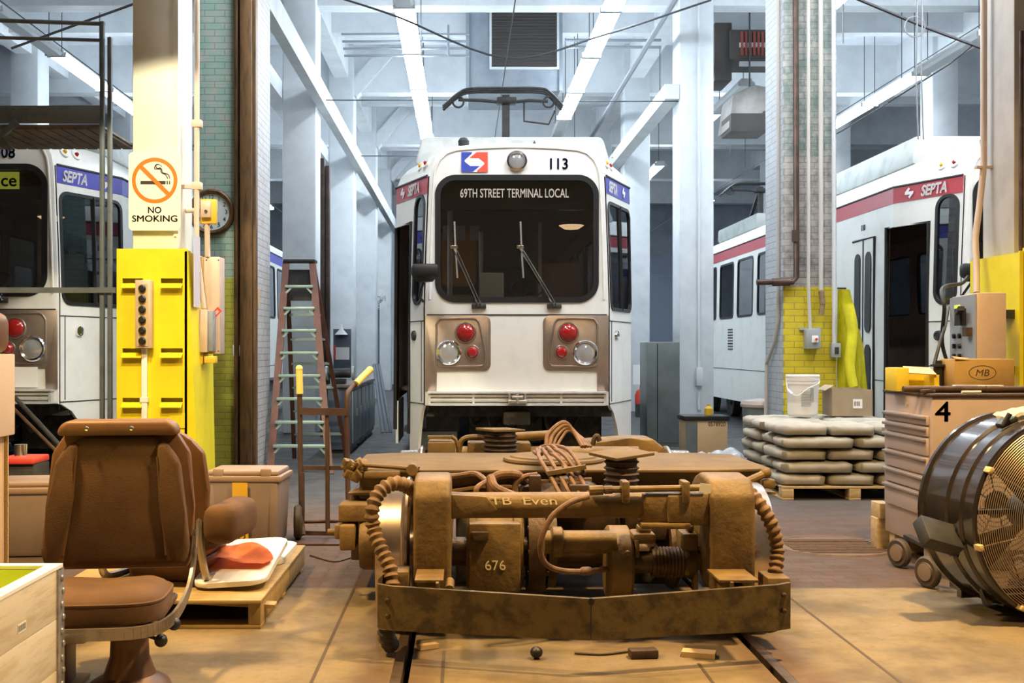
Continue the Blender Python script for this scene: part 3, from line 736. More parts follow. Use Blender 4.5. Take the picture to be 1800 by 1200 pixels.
    # ---- nose lower half: lamp housings, light fittings, bumper
    for sd in (-1, 1):
        poly = [(-.948,1.655),(-.34,1.655),(-.305,1.645),(-.28,1.62),(-.27,1.585),(-.27,1.15),(-.28,1.115),(-.305,1.09),(-.34,1.08),(-.83,1.08),(-.83,.87),(-.948,.87)]
        c = MB(); c.prism([(p[0]*-sd, p[1]) for p in poly], (0,-.012,0), (1,0,0), (0,0,1), (0,.014,0), .004); hs = c.build('lamp_panel', m_steel, **K)
        bz = [(-.83,1.56),(-.80,1.605),(-.75,1.62),(-.46,1.62),(-.41,1.60),(-.385,1.55),(-.33,1.30),(-.325,1.2),(-.345,1.15),(-.40,1.13),(-.76,1.13),(-.81,1.145),(-.83,1.19)]
        c = MB(); c.tube(catmull([(p[0]*-sd,-.016,p[1]) for p in bz]+[(bz[0][0]*-sd,-.016,bz[0][1])], 4), .011, 6); c.build('lamp_bezel', m_steel, hs, True)
        for (x, z, r, mm, nm) in ((-.53,1.475,.095,m_redlens,'tail_light'), (-.459,1.272,.062,m_redlens,'tail_light')):
            c = MB(); c.lathe([(0,.05),(r*.55,.045),(r*.86,.025),(r,.0)], (x*-sd,-.014,z), (0,-1,0), 24)
            for q in (-1,0,1): c.bar((x*-sd-r*.55,-.055,z+q*r*.3), (x*-sd+r*.55,-.055,z+q*r*.3), .006)
            lt = c.build(nm, mm, **K)
            c = MB(); c.tube([(x*-sd+r*1.06*math.cos(a),-.016,z+r*1.06*math.sin(a)) for a in [2*PI*k/24 for k in range(24)]], .012, 6, closed=True); c.build('rim', m_steel, lt, True)
        c = MB(); x, z = -.706*-sd, 1.272
        c.lathe([(.115,-.0),(.13,.02),(.118,.032),(.098,.022),(.095,.012)], (x,-.012,z), (0,-1,0), 28); hl = c.build('front_light', m_chrome, **K)
        c = MB(); c.lathe([(0,.03),(.05,.028),(.096,.012)], (x,-.012,z), (0,-1,0), 24); c.build('lens', m_lamp, hl, True)
    c = MB(); c.box(-.9, .9, -.10, .02, .728, .752); c.box(-.9, .9, -.085, .02, .765, .80, .008); c.box(-.9, .9, -.085, .02, .812, .845, .008); c.box(-.92, .92, -.11, .02, .852, .872); c.box(-.88,.88,-.05,.02,.74,.86)
    for q in (-.9,-.45,.45,.9): c.box(q-.012,q+.012,-.09,.0,.73,.87)
    bp = c.build('bumper', m_bumper, **K)
    c = MB(); c.box(-.1,.1,-.14,-.05,.75,.79,.01); c.box(-.06,.06,-.15,-.05,.80,.83,.008); c.box(-.09,-.07,-.13,-.05,.74,.85); c.box(.07,.09,-.13,-.05,.74,.85); c.cyl((0,-.13,.75),(0,-.13,.86),.018); c.build('coupler_bracket', m_alu, bp, True)
    c = MB(); c.box(-.93,.93,-.006,0,1.655,1.668); c.build('nose_seam', m_dark, **K)
    if opts.get('plate'):
        c = MB(); c.box(.53,.755,-.02,-.013,.89,1.09); c.build('blank_plate', m_white, **K)
    # ---- wipers
    for (bx, tx) in ((-.394,-.665),(.385,.015)):
        c = MB(); c.box(bx-.075,bx+.075,-.035,0,1.725,1.775,.006); w = c.build('wiper_base', m_dark, **K)
        c = MB(); c.tube([(bx,-.045,1.75),(tx,-.05,2.36)], .010, 6); c.tube([(bx+.03,-.045,1.75),(tx+.035,-.05,2.35)], .007, 6); c.box(tx-.02,tx+.055,-.06,-.035,2.34,2.375,.006); c.build('wiper_arm', m_chrome, w, True)
        c = MB(); c.tube([(tx+.02,-.045,2.62),(tx+.03,-.05,2.36),(tx+.05,-.04,2.04)], .010, 6); c.build('wiper_blade', m_alu, w, True)
    # ---- mirror on the door side
    c = MB(); c.box(-1.08,-.80,-.30,-.19,2.02,2.17,.04); c.lathe([(0,.06),(.08,.05),(.115,.0)], (-.94,-.245,2.04), (0,0,-1), 20); mi = c.build('mirror', m_black, **K)
    c = MB(); c.tube(catmull([(-.95,-.24,2.0),(-1.0,-.12,1.86),(-.97,.02,1.80)], 5), .014, 6); c.build('mirror_arm', m_black, mi, True)
    # ---- cab contents
    if opts.get('cab', True):
        c = MB(); c.box(-.38,-.12,.34,.60,.88,2.12,.02); c.build('console', m_console, **K)
        c = MB(); c.box(.0,.5,.3,.55,1.5,1.72,.03); c.box(-.8,.8,.10,.30,1.70,1.80,.02); c.build('dashboard', m_dark, **K)
        c = MB(); c.lathe([(.17,0),(.19,.015),(.17,.03)], (.13,.42,1.95), (0,-.6,.8), 24, closed=True); c.cyl((.13,.42,1.95),(.13,.55,1.6),.03); c.build('hand_wheel', m_black, **K)
        c = MB(); c.box(.28,.80,1.25,1.29,1.2,2.30,.02); c.build('partition', mat('partition_brown', (.20,.13,.10), .5), **K)
        c = MB(); c.box(.30,.34,1.20,1.24,.9,2.75); c.cyl((-.70,.62,.88),(-.70,.62,3.0),.028); c.cyl((-.36,.8,.88),(-.36,.8,2.6),.022); c.build('grab_pole', m_alu, **K)
        c = MB(); c.box(-.82,-.40,1.65,1.80,2.05,2.70,.06); c.build('seat_back', m_orange, **K)
        c = MB(); c.box(-.80,-.42,1.62,1.85,1.35,1.95,.06); c.build('seat_back', m_orange, **K)
        c = MB(); 
        for q in range(3): c.box(-.78+q*.15,-.68+q*.15,.9,.93,2.52,2.68)
        c.build('notice_card', m_console, **K)
        c = MB(); c.lathe([(0,.05),(.08,.04),(.14,0)], (.63,.7,2.66), (0,0,-1), 20); c.build('cab_lamp', mat('cab_lamp_glow', (.9,.6,.35), .4, emit=(1,.7,.4), es=1.2), **K)
    # ---- roof equipment
    c = MB(); c._hexa([Vector(p) for p in ((-1.1,.95,3.36),(1.1,.95,3.36),(1.1,5.2,3.36),(-1.1,5.2,3.36),(-1.02,1.05,3.70),(1.02,1.05,3.70),(1.02,5.1,3.70),(-1.02,5.1,3.70))], .05); c.build('roof_fairing', m_tramroof, **K)
    c = MB(); c.box(-.9,.9,8.5,11.5,3.45,3.72,.05); c.build('roof_fairing', m_tramroof, **K)
    c = MB(); c.cyl((-.55,.35,3.40),(-.55,.35,3.48),.045); c.lathe([(.055,0),(.06,.05),(.04,.08),(0,.09)], (-.55,.35,3.47)); c.build('roof_beacon', m_dark, **K)
    c = MB(); c.lathe([(.03,0),(.02,.06),(0,.1)], (.20,.3,3.42)); c.build('aerial', m_dark, **K)
    # pantograph
    if opts.get('panto', True):
        py = opts.get('py', 3.1); c = MB(); c.bar((0,py,3.7),(0,py,4.62),.10,.06); c.bar((0,py+1.4,3.7),(0,py+.1,4.55),.06,.05); c.box(-.5,.5,py-.3,py+1.8,3.66,3.74,.02); pg = c.build('pantograph', m_dark, **K)
        c = MB()
        for dy in (-.12,.0,.12):
            c.tube(catmull([(-.82,py+dy,4.45),(-.62,py+dy,4.62),(-.45,py+dy,4.68),(0,py+dy,4.685),(.45,py+dy,4.68),(.58,py+dy,4.62),(.74,py+dy,4.45)], 4), .017, 6)
        c.tube([(-.62,py,4.56),(-.3,py,4.55),(0,py,4.52),(.3,py,4.55),(.55,py,4.54)], .022, 6)
        for q in (-.62,.56): c.tube([(q+.07*math.cos(a),py,4.53+.07*math.sin(a)) for a in [2*PI*k/14 for k in range(14)]], .014, 6, closed=True)
        c.box(-.12,.14,py-.1,py+.1,4.5,4.58,.02); c.build('contact_head', m_dark, pg, True)
        c = MB(); c.tube([(.24,py,4.56),(.24,py,4.28),(.56,py,4.24),(.64,py,4.42)], .014, 6); c.build('control_rod', m_dark, pg, True)
    # ---- running gear
    c = MB(); c.box(-1.0,1.0,.15,1.3,.60,.80); c.box(-.5,.3,.5,1.2,.3,.6,.03); c.box(.35,.95,.6,1.3,.22,.6,.03); c.box(-.95,-.6,.55,1.2,.3,.6,.03)
    c.box(-1.2,1.2,1.3,LEN-1.3,.70,.84); c.box(-.9,.9,4.6,5.9,.32,.72,.03); c.box(-.9,.9,6.6,9.0,.36,.72,.03)
    for q in range(6): c.tube(catmull([(-.5+q*.2,.3,.7),(-.45+q*.2,.35,.5-.04*(q%3)),(-.3+q*.2,.5,.6)], 4), .018, 6)
    c.box(-.14,.14,-.02,.9,.52,.66,.02); c.build('underframe', m_under, **K)
    c = MB(); c.box(-1.0,-.62,.5,1.2,.22,.70,.01); c.build('equipment_box', m_bench0, **K)
    for yy in (1.9, 3.7, 10.4, 12.2):
        for sd in (-1, 1):
            c = MB(); x = sd*.794
            c.lathe([(0,-.08),(.1,-.08),(.12,-.04),(.27,-.05),(.28,-.07),(.33,-.07),(.33,.05),(.355,.06),(.355,.085),(.28,.085),(.26,.03),(0,.03)], (x+sd*.04,yy,.335-z0), (-sd,0,0), 32); c.build('wheel', m_under, **K)
    return t
tram(.55, 11.76, 0, 'white tram 113 facing the camera in the middle bay, destination sign 69th Street Terminal Local', '113', m_red, m_blue, 'local', {})
tram(-4.98, 11.3, .04, 'white tram at the left with yellow-green destination sign, behind the cream column', '108', m_red, m_blue, 'Out of Service', {'panto': False, 'plate': True})
tram(6.08, 11.70, 0, 'white tram with red band and open front door at the right, behind the tool cabinet', '110', m_red, m_blue, 'local', {'py': 11.6, 'cab': False})
# ================================================================ THE BOGIE ON THE NEAR TRACK
m_rust = mat('dusty_brown_paint', (.20,.125,.038), .6, .0, (.095,.058,.02), 6, .36, .66, .5, 45)
m_rust2 = mat('oily_brown_steel', (.085,.05,.025), .5, .2, (.045,.027,.016), 9, .4, .65, .4, 50)
m_dust = mat('dusty_top_plate', (.15,.098,.038), .8, 0, (.10,.065,.025), 3.5, .4, .65, .2, 40)
m_pilot = mat('pilot_board_steel', (.13,.09,.032), .45, .3, (.06,.042,.016), 11, .46, .60, .6, 30)
m_hose = mat('ribbed_hose', (.20,.115,.05), .7, 0, (.10,.058,.026), 14)
m_cableb = mat('dusty_cable', (.19,.105,.055), .65, 0, (.10,.055,.032), 20)
m_tread = mat('polished_tread', (.62,.50,.40), .24, .95, (.36,.26,.19), 6, .45, .7)
m_chalk = mat('chalk_mark', (.85,.75,.50), .8)
m_rubberb = mat('spring_rubber', (.045,.035,.033), .6, 0, (.09,.06,.045), 12)
m_tagw = mat('paper_tag', (.75,.72,.62), .7)
TC = .514
t = thing('bogie', 'dusty brown tram bogie standing on the near rails in front of tram 113', 'tram bogie', (TC, 6.3, 0))
bogie = t
def part(mb, nm, m=m_rust, p=None, sm=35): return mb.build(nm, m, p or bogie, smooth=sm)
# pilot board, two halves meeting in a shallow vee, ends curled back
c = MB(); pl = [(-.345,4.99,.33,.15),(-.366,4.86,.33,.145),(-.362,4.78,.325,.14),(-.30,4.745,.322,.138),(.507,4.545,.314,.148)]
pr = [(.511,4.545,.314,.148),(1.31,4.745,.328,.138),(1.372,4.775,.332,.139)]
for L_ in (pl, pr):
    F_ = c.verts([(x,y,zt) for x,y,zt,zb in L_]); G_ = c.verts([(x,y,zb) for x,y,zt,zb in L_])
    F2 = c.verts([(x,y+.024,zt) for x,y,zt,zb in L_]); G2 = c.verts([(x,y+.024,zb) for x,y,zt,zb in L_])
    for i in range(len(L_)-1):
        c.face([F_[i],F_[i+1],G_[i+1],G_[i]]); c.face([F2[i],G2[i],G2[i+1],F2[i+1]]); c.face([F_[i],F2[i],F2[i+1],F_[i+1]]); c.face([G_[i],G_[i+1],G2[i+1],G2[i]])
    for i in (0, -1): c.face([F_[i],F2[i],G2[i],G_[i]])
pil = part(c, 'pilot_board', m_pilot, sm=25)
for (px, py) in ((681,1054),(681,1082),(1377,1045),(1377,1073),(1304,1078)):
    y = 4.76; q = P(px,py,y); c = MB(); c.lathe([(0,.014),(.008,.013),(.011,.0),(.011,-.02)], (q.x,4.752 if px<1304 or px>1310 else 4.745,q.z), (0,-1,0), 10); part(c, 'bolt', m_rust2, pil)
for (x0, x1, xm) in ((-.205,-.085,-.11),(1.07,1.235,1.12)):
    c = MB(); c.box(x0,x1,4.76,5.0,.335,.345); c.box(xm-.006,xm+.006,4.72 if xm<1 else 4.74,5.0,.25,.34); c.cyl((xm+.05,4.78,.30),(xm+.05,4.95,.30),.02)
    part(c, 'pilot_bracket', m_rust)
# inside frame: two deep side frames, front and rear transoms
def side_frame(x0, x1):
    c = MB(); prof = [(5.0,.245),(5.20,.245),(5.30,.36),(5.7,.38),(6.9,.38),(7.3,.36),(7.4,.245),(7.6,.245),(7.6,.60),(7.5,.64),(7.3,.60),(7.0,.49),(5.75,.49),(5.5,.62),(5.36,.72),(5.26,.745),(5.06,.735),(5.0,.66)]
    c.prism(prof, (x0,0,0), (0,1,0), (0,0,1), (x1-x0,0,0), .022, 3); return part(c, 'side_frame')
side_frame(-.222,-.055); side_frame(1.085,1.285)
c = MB(); c.tube([(-.10,5.10,.612),(.0,5.10,.612),(.52,5.10,.614),(.85,5.10,.614),(1.15,5.10,.612)], [.064,.058,.058,.058,.062], 24)
c.prism([(-.07,.565),(.10,.575),(.15,.60),(.10,.66),(-.07,.67)], (0,5.03,0), (1,0,0), (0,0,1), (0,.02,0), .006)
tr = part(c, 'transom')
text('TB  Even', 'chalk_text', m_chalk, tr, (.115,5.046,.622), (1,0,0), (0,.12,.99), .034, .30, shear=-.1, bold=-.01)
c = MB(); c.box(.79,1.12,5.03,5.2,.53,.675,.02); c.box(.90,1.0,5.01,5.04,.545,.665,.008); c.box(.78,1.0,5.0,5.1,.52,.545,.008); part(c, 'transom_casting')
c = MB(); c.cyl((-.1,7.5,.61),(1.15,7.5,.61),.06); part(c, 'transom')
# wheelsets
def wheel(x, y, s):
    c = MB(); c.lathe([(0,-.075),(.09,-.075),(.10,-.05),(.24,-.05),(.27,-.07),(.325,-.068),(.331,-.06),(.334,.045),(.345,.058),(.36,.066),(.36,.078),(.345,.088),(.275,.088),(.26,.03),(.1,.03),(.1,.1),(0,.1)], (x,y,.334), (-s,0,0), 56)
    return part(c, 'wheel', m_tread, sm=40)
for y in (5.5, 7.25):
    wheel(TC-.85, y, -1); wheel(TC+.85, y, 1)
    c = MB(); c.cyl((TC-.9,y,.334),(TC+.9,y,.334),.07); part(c, 'axle', m_rust2)
# gear case, motor and drive between the near wheels
c = MB(); c.lathe([(0,-.135),(.20,-.135),(.215,-.12),(.215,-.09),(.195,-.085),(.195,.085),(.215,.09),(.215,.125),(.20,.135),(0,.135)], (.148,5.52,.365), (1,0,0), 20)
gc = part(c, 'gear_case', sm=25)
c = MB(); c.prism([(.025,.18),(.265,.18),(.265,.5),(.025,.5)], (0,5.29,0), (1,0,0), (0,0,1), (0,.1,0), .01); fp = part(c, 'gear_case_face', m_rust, gc)
c = MB(); c.box(.035,.115,5.265,5.295,.425,.465,.004); c.box(.045,.105,5.262,5.27,.43,.445); part(c, 'inspection_cover', m_rust2, gc)
text('676', 'chalk_text', m_chalk, gc, (.10,5.287,.285), (1,0,0), (0,0,1), .045, .095, shear=-.1, bold=-.012)
c = MB(); c.lathe([(0,-.04),(.23,-.04),(.23,.04),(0,.04)], (.345,5.52,.365), (1,0,0), 28); c.lathe([(0,-.02),(.20,-.02),(.20,.02),(0,.02)], (.42,5.52,.365), (1,0,0), 28)
for k in range(12): 
    a = 2*PI*k/12; c.cyl((.30,5.52+.21*math.cos(a),.365+.21*math.sin(a)),(.40,5.52+.21*math.cos(a),.365+.21*math.sin(a)),.012,seg=8)
part(c, 'gear_flange', m_rust2)
c = MB(); c.lathe([(0,0),(.19,0),(.24,.05),(.24,1.2),(.19,1.25),(0,1.25)], (.56,5.75,.40), (0,1,0), 28); part(c, 'motor', m_rust2)
c = MB(); c.cyl((.37,5.24,.424),(.70,5.24,.424),.053,seg=24); c.lathe([(.055,0),(.07,.01),(.07,.05),(.055,.06)], (.40,5.24,.424), (1,0,0), 24); part(c, 'drive_tube')
c = MB(); c.lathe([(0,0),(.16,0),(.175,.012),(.175,.10),(.15,.115),(0,.115)], (.665,5.33,.31), (1,0,0), 40)
c.sphere((.745,5.165,.385),.014); part(c, 'drive_housing')
c = MB(); c.cyl((.78,5.25,.33),(.87,5.25,.33),.05); 
prof = [(0,0),(.066,0)]
for k in range(9): prof += [(.072,.012+k*.016),(.066,.020+k*.016)]
prof += [(.074,.165),(.08,.175),(.08,.195),(.055,.20),(0,.20)]
c.lathe(prof, (.865,5.25,.33), (1,0,0), 32); part(c, 'coupling', m_rust2)
for (x0, x1, z0, z1, y) in ((.775,.885,.415,.465,5.22),(1.0,1.075,.37,.47,5.2),(1.04,1.12,.30,.38,5.2)):
    c = MB(); c.box(x0,x1,y,y+.16,z0,z1,.018); c.box(x0+.03,x1-.02,y+.02,y+.1,z1,z1+.03,.008); c.box(x0+.01,x0+.03,y-.012,y+.05,z0-.09,z0+.02,.004); part(c, 'brake_caliper', m_rust)
c = MB(); c.lathe([(0,-.02),(.17,-.02),(.18,0),(.17,.02),(0,.02)], (1.0,5.5,.334), (1,0,0), 36); part(c, 'brake_disc', m_rust2)
c = MB(); c.box(.8,1.05,5.55,5.75,.42,.60,.02); c.box(.90,.97,5.42,5.56,.40,.5,.008); part(c, 'brake_actuator', m_rust2)
c = MB(); c.box(.36,.62,5.45,5.61,.50,.56,.015); c.box(.45,.75,5.6,5.72,.40,.58,.02); part(c, 'motor_bracket', m_rust2)
c = MB(); c.box(1.03,1.07,5.36,5.42,.44,.53,.006); part(c, 'bracket', m_rust)
for (xa, xb) in ((-.04,.31),(.76,1.07)):  # dark blocks added to close the bright gaps under the bolster
    c = MB(); c.box(xa,xb,5.86,6.04,.10,.50,.015); part(c, 'gap_block', m_under)
# loop hose in front of the drive tube
c = MB(); c.tube(catmull([P(1034,872,5.02),P(1000,884,4.98),P(970,908,4.96),P(953,942,4.95),P(950,970,4.96),P(962,993,4.98),P(990,1003,5.02),P(1030,1004,5.10),P(1066,1000,5.2)], 8), .013, 10)
c.lathe([(.015,0),(.02,.01),(.02,.04),(.015,.05)], P(1020,1004,5.08), (1,0,.05), 10); part(c, 'loop_hose', m_cableb)
# linkage rod along the transom
c = MB(); c.cyl(P(1040,861,5.04),P(1238,857,5.04),.015,seg=10); c.cyl(P(1036,862,5.04),P(1060,861,5.04),.022,seg=10); c.cyl(P(1062,861,5.04),P(1076,860,5.04),.019,seg=10)
ro = part(c, 'linkage_rod', m_rust)
for px in (1098, 1203):
    q = P(px,868,5.05); c = MB(); c.box(q.x-.016,q.x+.016,5.0,5.1,q.z-.035,q.z+.06,.006); part(c, 'rod_clamp', m_rust, ro)
c = MB(); c.cyl((.509,4.538,.305),(.509,4.548,.305),.013,seg=16); c.box(.5075,.5105,4.536,4.5445,.17,.30); part(c, 'joint_slot', m_black, pil)
q = P(1240,858,4.97); c = MB(); c.obox(q,(.05,.004,.04),(0,.12,0)); part(c, 'paper_tag', m_tagw, ro)
# bolster: wide box beam with dusty top plate
BX0, BX1 = -.615, 1.66
c = MB(); c.prism([(BX0+.01,6.12),(-.30,6.06),(1.35,6.06),(BX1,6.14),(BX1-.02,6.95),(1.45,7.05),(-.45,7.05),(BX0+.02,6.95)], (0,0,.652), (1,0,0), (0,1,0), (0,0,.016), .004); part(c, 'bolster_top', m_dust)
c = MB(); c.box(BX0+.05,BX1-.05,6.17,6.9,.50,.652,.006); part(c, 'bolster_beam', m_rust)
c = MB()
pts = [(BX0,.545),(-.1,.555),(.1,.585),(.25,.585),(.35,.545),(.6,.53),(.95,.575),(1.25,.56),(BX1,.55)]
for (xa,za),(xb,zb) in zip(pts,pts[1:]): c._hexa([Vector(v) for v in ((xa,6.05,za-.012),(xb,6.05,zb-.012),(xb,6.25,zb-.012),(xa,6.25,za-.012),(xa,6.05,za),(xb,6.05,zb),(xb,6.25,zb),(xa,6.25,za))])
part(c, 'bolster_flange', m_rust)
c = MB(); c.lathe([(0,0),(.285,0),(.29,.01),(.285,.022),(.25,.026),(.245,.034),(.06,.034),(.05,.02),(0,.02)], (.515,6.53,.668), (0,0,1), 56); part(c, 'centre_plate', m_dust)
for s, x in ((-1, BX0+.03), (1, BX1-.03)):
    c = MB(); c.box(x-.03,x+.03,6.2,6.9,.16,.53,.008); c.prism([(x-.03,.16),(x+.05 if s<0 else x-.05,.16),(x+.16 if s<0 else x-.16,.52),(x-.03 if s<0 else x+.03,.52)] if s<0 else [(x-.05,.16),(x+.03,.16),(x+.03,.52),(x-.16,.52)], (0,6.25,0), (1,0,0), (0,0,1), (0,.03,0)); part(c, 'bolster_leg', m_rust2)
# linkage at the left end of the bolster
c = MB()
rnd = random.Random(5)
for k in range(16):
    q = P(606+rnd.random()*40, 812+rnd.random()*28, 6.02); c.obox(q, (.03+rnd.random()*.03,.04,.02+rnd.random()*.03), (rnd.random(),rnd.random(),rnd.random()), .006)
c.cyl(P(640,817,6.0),P(735,824,6.0),.012,seg=8); c.cyl(P(725,824,6.0)-Vector((0,.05,0)),P(725,824,6.0)+Vector((0,.05,0)),.03,seg=12); c.box(PX(640,6.0),PX(703,6.0),5.98,6.04,PZ(840,6),PZ(828,6),.008); c.cyl(P(726,836,6.02),P(733,818,6.02),.018,seg=8)
part(c, 'end_linkage', m_rust)
c = MB(); c.cyl(P(1300,852,5.95),P(1345,832,6.0),.022,seg=10); c.sphere(P(1346,831,6.0),.03); c.box(PX(1340,6),PX(1362,6),5.98,6.05,PZ(858,6),PZ(842,6),.01); part(c, 'end_linkage', m_rust)
# hanging brake and spring units outside the wheels, left and right
c = MB(); q = P(620,935,5.95); c.box(q.x-.06,q.x+.02,5.85,6.05,q.z-.08,q.z+.05,.012); c.box(q.x-.07,q.x+.16,5.9,6.1,q.z+.06,q.z+.15,.01); c.lathe([(0,-.05),(.13,-.05),(.14,-.03),(.14,.03),(.13,.05),(0,.05)], (q.x+.09,5.98,q.z-.06), (1,0,0), 24); c.cyl((q.x-.13,5.95,q.z),(q.x-.05,5.95,q.z),.018); c.box(q.x-.09,q.x-.05,5.9,6.0,q.z-.03,q.z+.045,.008); part(c, 'brake_unit', m_rust)
c = MB(); c.box(1.48,1.58,5.85,6.1,.35,.5,.012); c.box(1.5,1.56,5.9,6.1,.2,.36,.01); part(c, 'brake_unit', m_rust2)
# ribbed hoses over the wheels
def ribbed(pts, r, pitch=.032):
    path = catmull(pts, 24); L = [0]
    for a, d in zip(path, path[1:]): L.append(L[-1]+(d-a).length)
    N_ = int(L[-1]/pitch*6); out = []; rr = []; j = 0
    for i in range(N_+1):
        s_ = L[-1]*i/N_
        while j < len(L)-2 and L[j+1] < s_: j += 1
        f = (s_-L[j])/max(1e-6, L[j+1]-L[j]); out.append(path[j].lerp(path[j+1], f)); rr.append(r*(1+.15*math.cos(2*PI*s_/pitch)))
    c = MB(); c.tube(out, rr, 14); return c
yh = 5.06
part(ribbed([P(737,872,5.3),P(722,858,5.22),P(695,849,5.15),P(668,864,5.1),P(655,893,yh),P(656,925,yh),P(668,960,5.02),P(684,995,4.98),P(690,1030,4.95),P(684,1075,4.93),P(680,1100,4.9)], .031), 'ribbed_hose', m_hose)
part(ribbed([P(1285,848,5.3),P(1308,858,5.2),P(1334,884,5.12),P(1356,922,5.1),P(1366,965,5.1),P(1363,1005,5.06),P(1358,1040,5.02)], .030), 'ribbed_hose', m_hose)
part(ribbed([P(678,1098,4.84),P(680,1120,4.86),P(688,1134,4.9)], .034), 'sand_pipe', m_rubberb)
c = MB(); c.cyl(P(1352,1090,4.9),P(1356,1108,4.9),.03,seg=12); part(c, 'sand_pipe', m_rubberb)
c = MB(); q = P(1366,1030,5.0); c.box(q.x-.06,q.x+.04,4.93,5.1,q.z-.04,q.z+.05,.008); part(c, 'hose_bracket', m_rust)
c = MB(); q = P(700,1015,5.02); c.box(q.x-.06,q.x+.05,4.95,5.1,q.z-.06,q.z+.04,.008); part(c, 'hose_bracket', m_rust)
# springs with tilted plates
def spring(x, y, z, r, h, tilt, w):
    c = MB(); prof = [(0,0),(r*1.05,0)]
    for k in range(5):
        zz = h*k/5; prof += [(r*1.04,zz+.004),(r*1.06,zz+h*.05),(r*.92,zz+h*.1),(r*.92,zz+h*.17)]
    prof += [(r*.9,h),(0,h)]
    c.lathe(prof, (x,y,z), (0,0,1), 32); sp = part(c, 'spring', m_rubberb)
    c = MB(); c.obox((x,y,z+h+.014),(w,w*.9,.016),(tilt[0],tilt[1],.55), .003); part(c, 'spring_plate', m_dust, sp)
spring(.81,5.84,.60,.086,.16,(.06,-.07),.25)
spring(.235,7.28,.63,.105,.15,(0,.03),.24)
# rear parts that show above the bolster
c = MB(); c.box(PX(752,7.3),PX(800,7.3),7.25,7.5,.58,PZ(776,7.3),.01); c.box(PX(752,7.3),PX(794,7.3),7.28,7.34,PZ(771,7.3),PZ(766,7.3)); part(c, 'rear_bracket', m_dust)
c = MB(); c.tube(catmull([P(806,795,7.3),P(802,775,7.3),P(793,766,7.3)],5),.012,8); c.tube(catmull([P(806,795,7.3),P(812,774,7.3),P(830,768,7.3),P(860,770,7.3)],5),.018,8); part(c, 'air_pipe', m_rust)
c = MB(); c.box(PX(822,7.2),PX(935,7.2),7.3,7.5,.60,PZ(778,7.3),.01); c.cyl(P(900,768,7.5),P(965,764,7.5),.03); part(c, 'rear_beam', m_rust)
c = MB(); c.prism([(PX(1030,7.5),.6),(PX(1030,7.5),PZ(777,7.5)),(PX(1110,7.5),PZ(771,7.5)),(PX(1150,7.5),PZ(772,7.5)),(PX(1172,7.5),PZ(790,7.5)),(PX(1172,7.5),.6)], (0,7.55,0), (1,0,0), (0,0,1), (0,.3,0), .02); part(c, 'rear_frame', m_rust)
c = MB(); c.tube(catmull([P(1042,782,7.2),P(1045,770,7.2),P(1050,766,7.2),P(1054,775,7.2)],4),.016,8); part(c, 'rear_hook', m_rust2)
# cable bundles
for k in range(4):
    dx = k*17; c = MB()
    c.tube(catmull([P(945+dx*.5,792+(-3)*k,5.95),P(950+dx,808,5.75),P(968+dx,838,5.6),P(984+dx,868,5.5),P(992+dx,880,5.55)], 6), .011, 8); part(c, 'cable', m_cableb)
for k in range(3):
    c = MB(); c.tube(catmull([P(944+k*4,798,5.9),P(940+k*6,793-k*4,6.3),P(975+k*10,800-k*6,5.8),P(1012+k*8,842-k*5,5.6)], 6), .010, 8); part(c, 'cable', m_cableb)
for k in range(4):
    c = MB(); c.tube(catmull([P(960+k*6,785,6.7),P(964+k*8,762+k*2,6.75),P(990+k*3,742+k*5,6.8),P(1008+k*4,758+k*3,6.8),P(1024+k*5,785,6.7)], 6), .013 if k < 2 else .009, 8); part(c, 'cable', m_cableb)
c = MB(); c.bar(P(962,832,5.6),P(1030,820,5.6),.03,.022); c.bar(P(946,846,5.6),P(1040,842,5.6),.03,.014); part(c, 'cable_cleat', m_rust)
for pts in ([P(864,868,5.6),P(862,846,5.6),P(880,834,5.6),P(908,834,5.6),P(922,845,5.7)], [P(862,838,5.55),P(870,856,5.5),P(890,866,5.5),P(905,872,5.5)]):
    c = MB(); c.tube(catmull(pts, 6), .022, 10); part(c, 'air_hose', m_cableb)
for pts in ([P(838,872,5.55),P(838,858,5.55),P(852,848,5.6),P(866,842,5.6)], [P(740,838,5.98),P(800,836,5.9),P(835,832,5.85),P(855,845,5.7)], [P(908,872,5.6),P(906,852,5.6),P(922,838,5.6),P(945,834,5.6)]):
    c = MB(); c.tube(catmull(pts, 6), .014, 8); part(c, 'air_hose', m_cableb)
c = MB(); c.box(PX(930,5.6),PX(950,5.6),5.55,5.65,PZ(866,5.6),PZ(834,5.6),.005); c.box(PX(912,5.6),PX(932,5.6),5.6,5.7,PZ(872,5.6),PZ(855,5.6),.005); part(c, 'valve_block', m_rust2)
c = MB(); c.box(PX(1000,5.55),PX(1036,5.55),5.5,5.62,PZ(872,5.55),PZ(850,5.55),.008); part(c, 'valve_block', m_rust2)
# ================================================================ FLOOR BITS NEAR THE BOGIE
c = MB(); q = Vector((PX(943,4.82),4.82,.028)); c.sphere(q,.027,(1,1,.9)); tag(c.build('rubber_plug', m_black), 'small black rubber plug lying on the floor in front of the pilot board', 'plug')
m_wood = mat('pale_wood_offcut', (.55,.38,.2), .7)
c = MB(); c.obox((PX(1225,4.9),4.86,.012),(.14,.07,.022),(0,0,-.3)); tag(c.build('wood_offcut', m_wood), 'pale flat offcut lying under the right half of the pilot board', 'offcut')
c = MB(); c.obox((PX(752,4.95),4.98,.012),(.09,.035,.02),(0,0,.5)); tag(c.build('wood_offcut', m_wood), 'small pale offcut lying beside the left rail', 'offcut')
c = MB(); c.tube(catmull([Vector((PX(x,2630/(y-612)),2630/(y-612),.006)) for x,y in ((1010,1150),(1060,1152),(1110,1146),(1150,1140))],6),.006,6); tag(c.build('wire_scrap', m_rust2), 'thin wire scrap on the floor below the pilot board', 'wire')
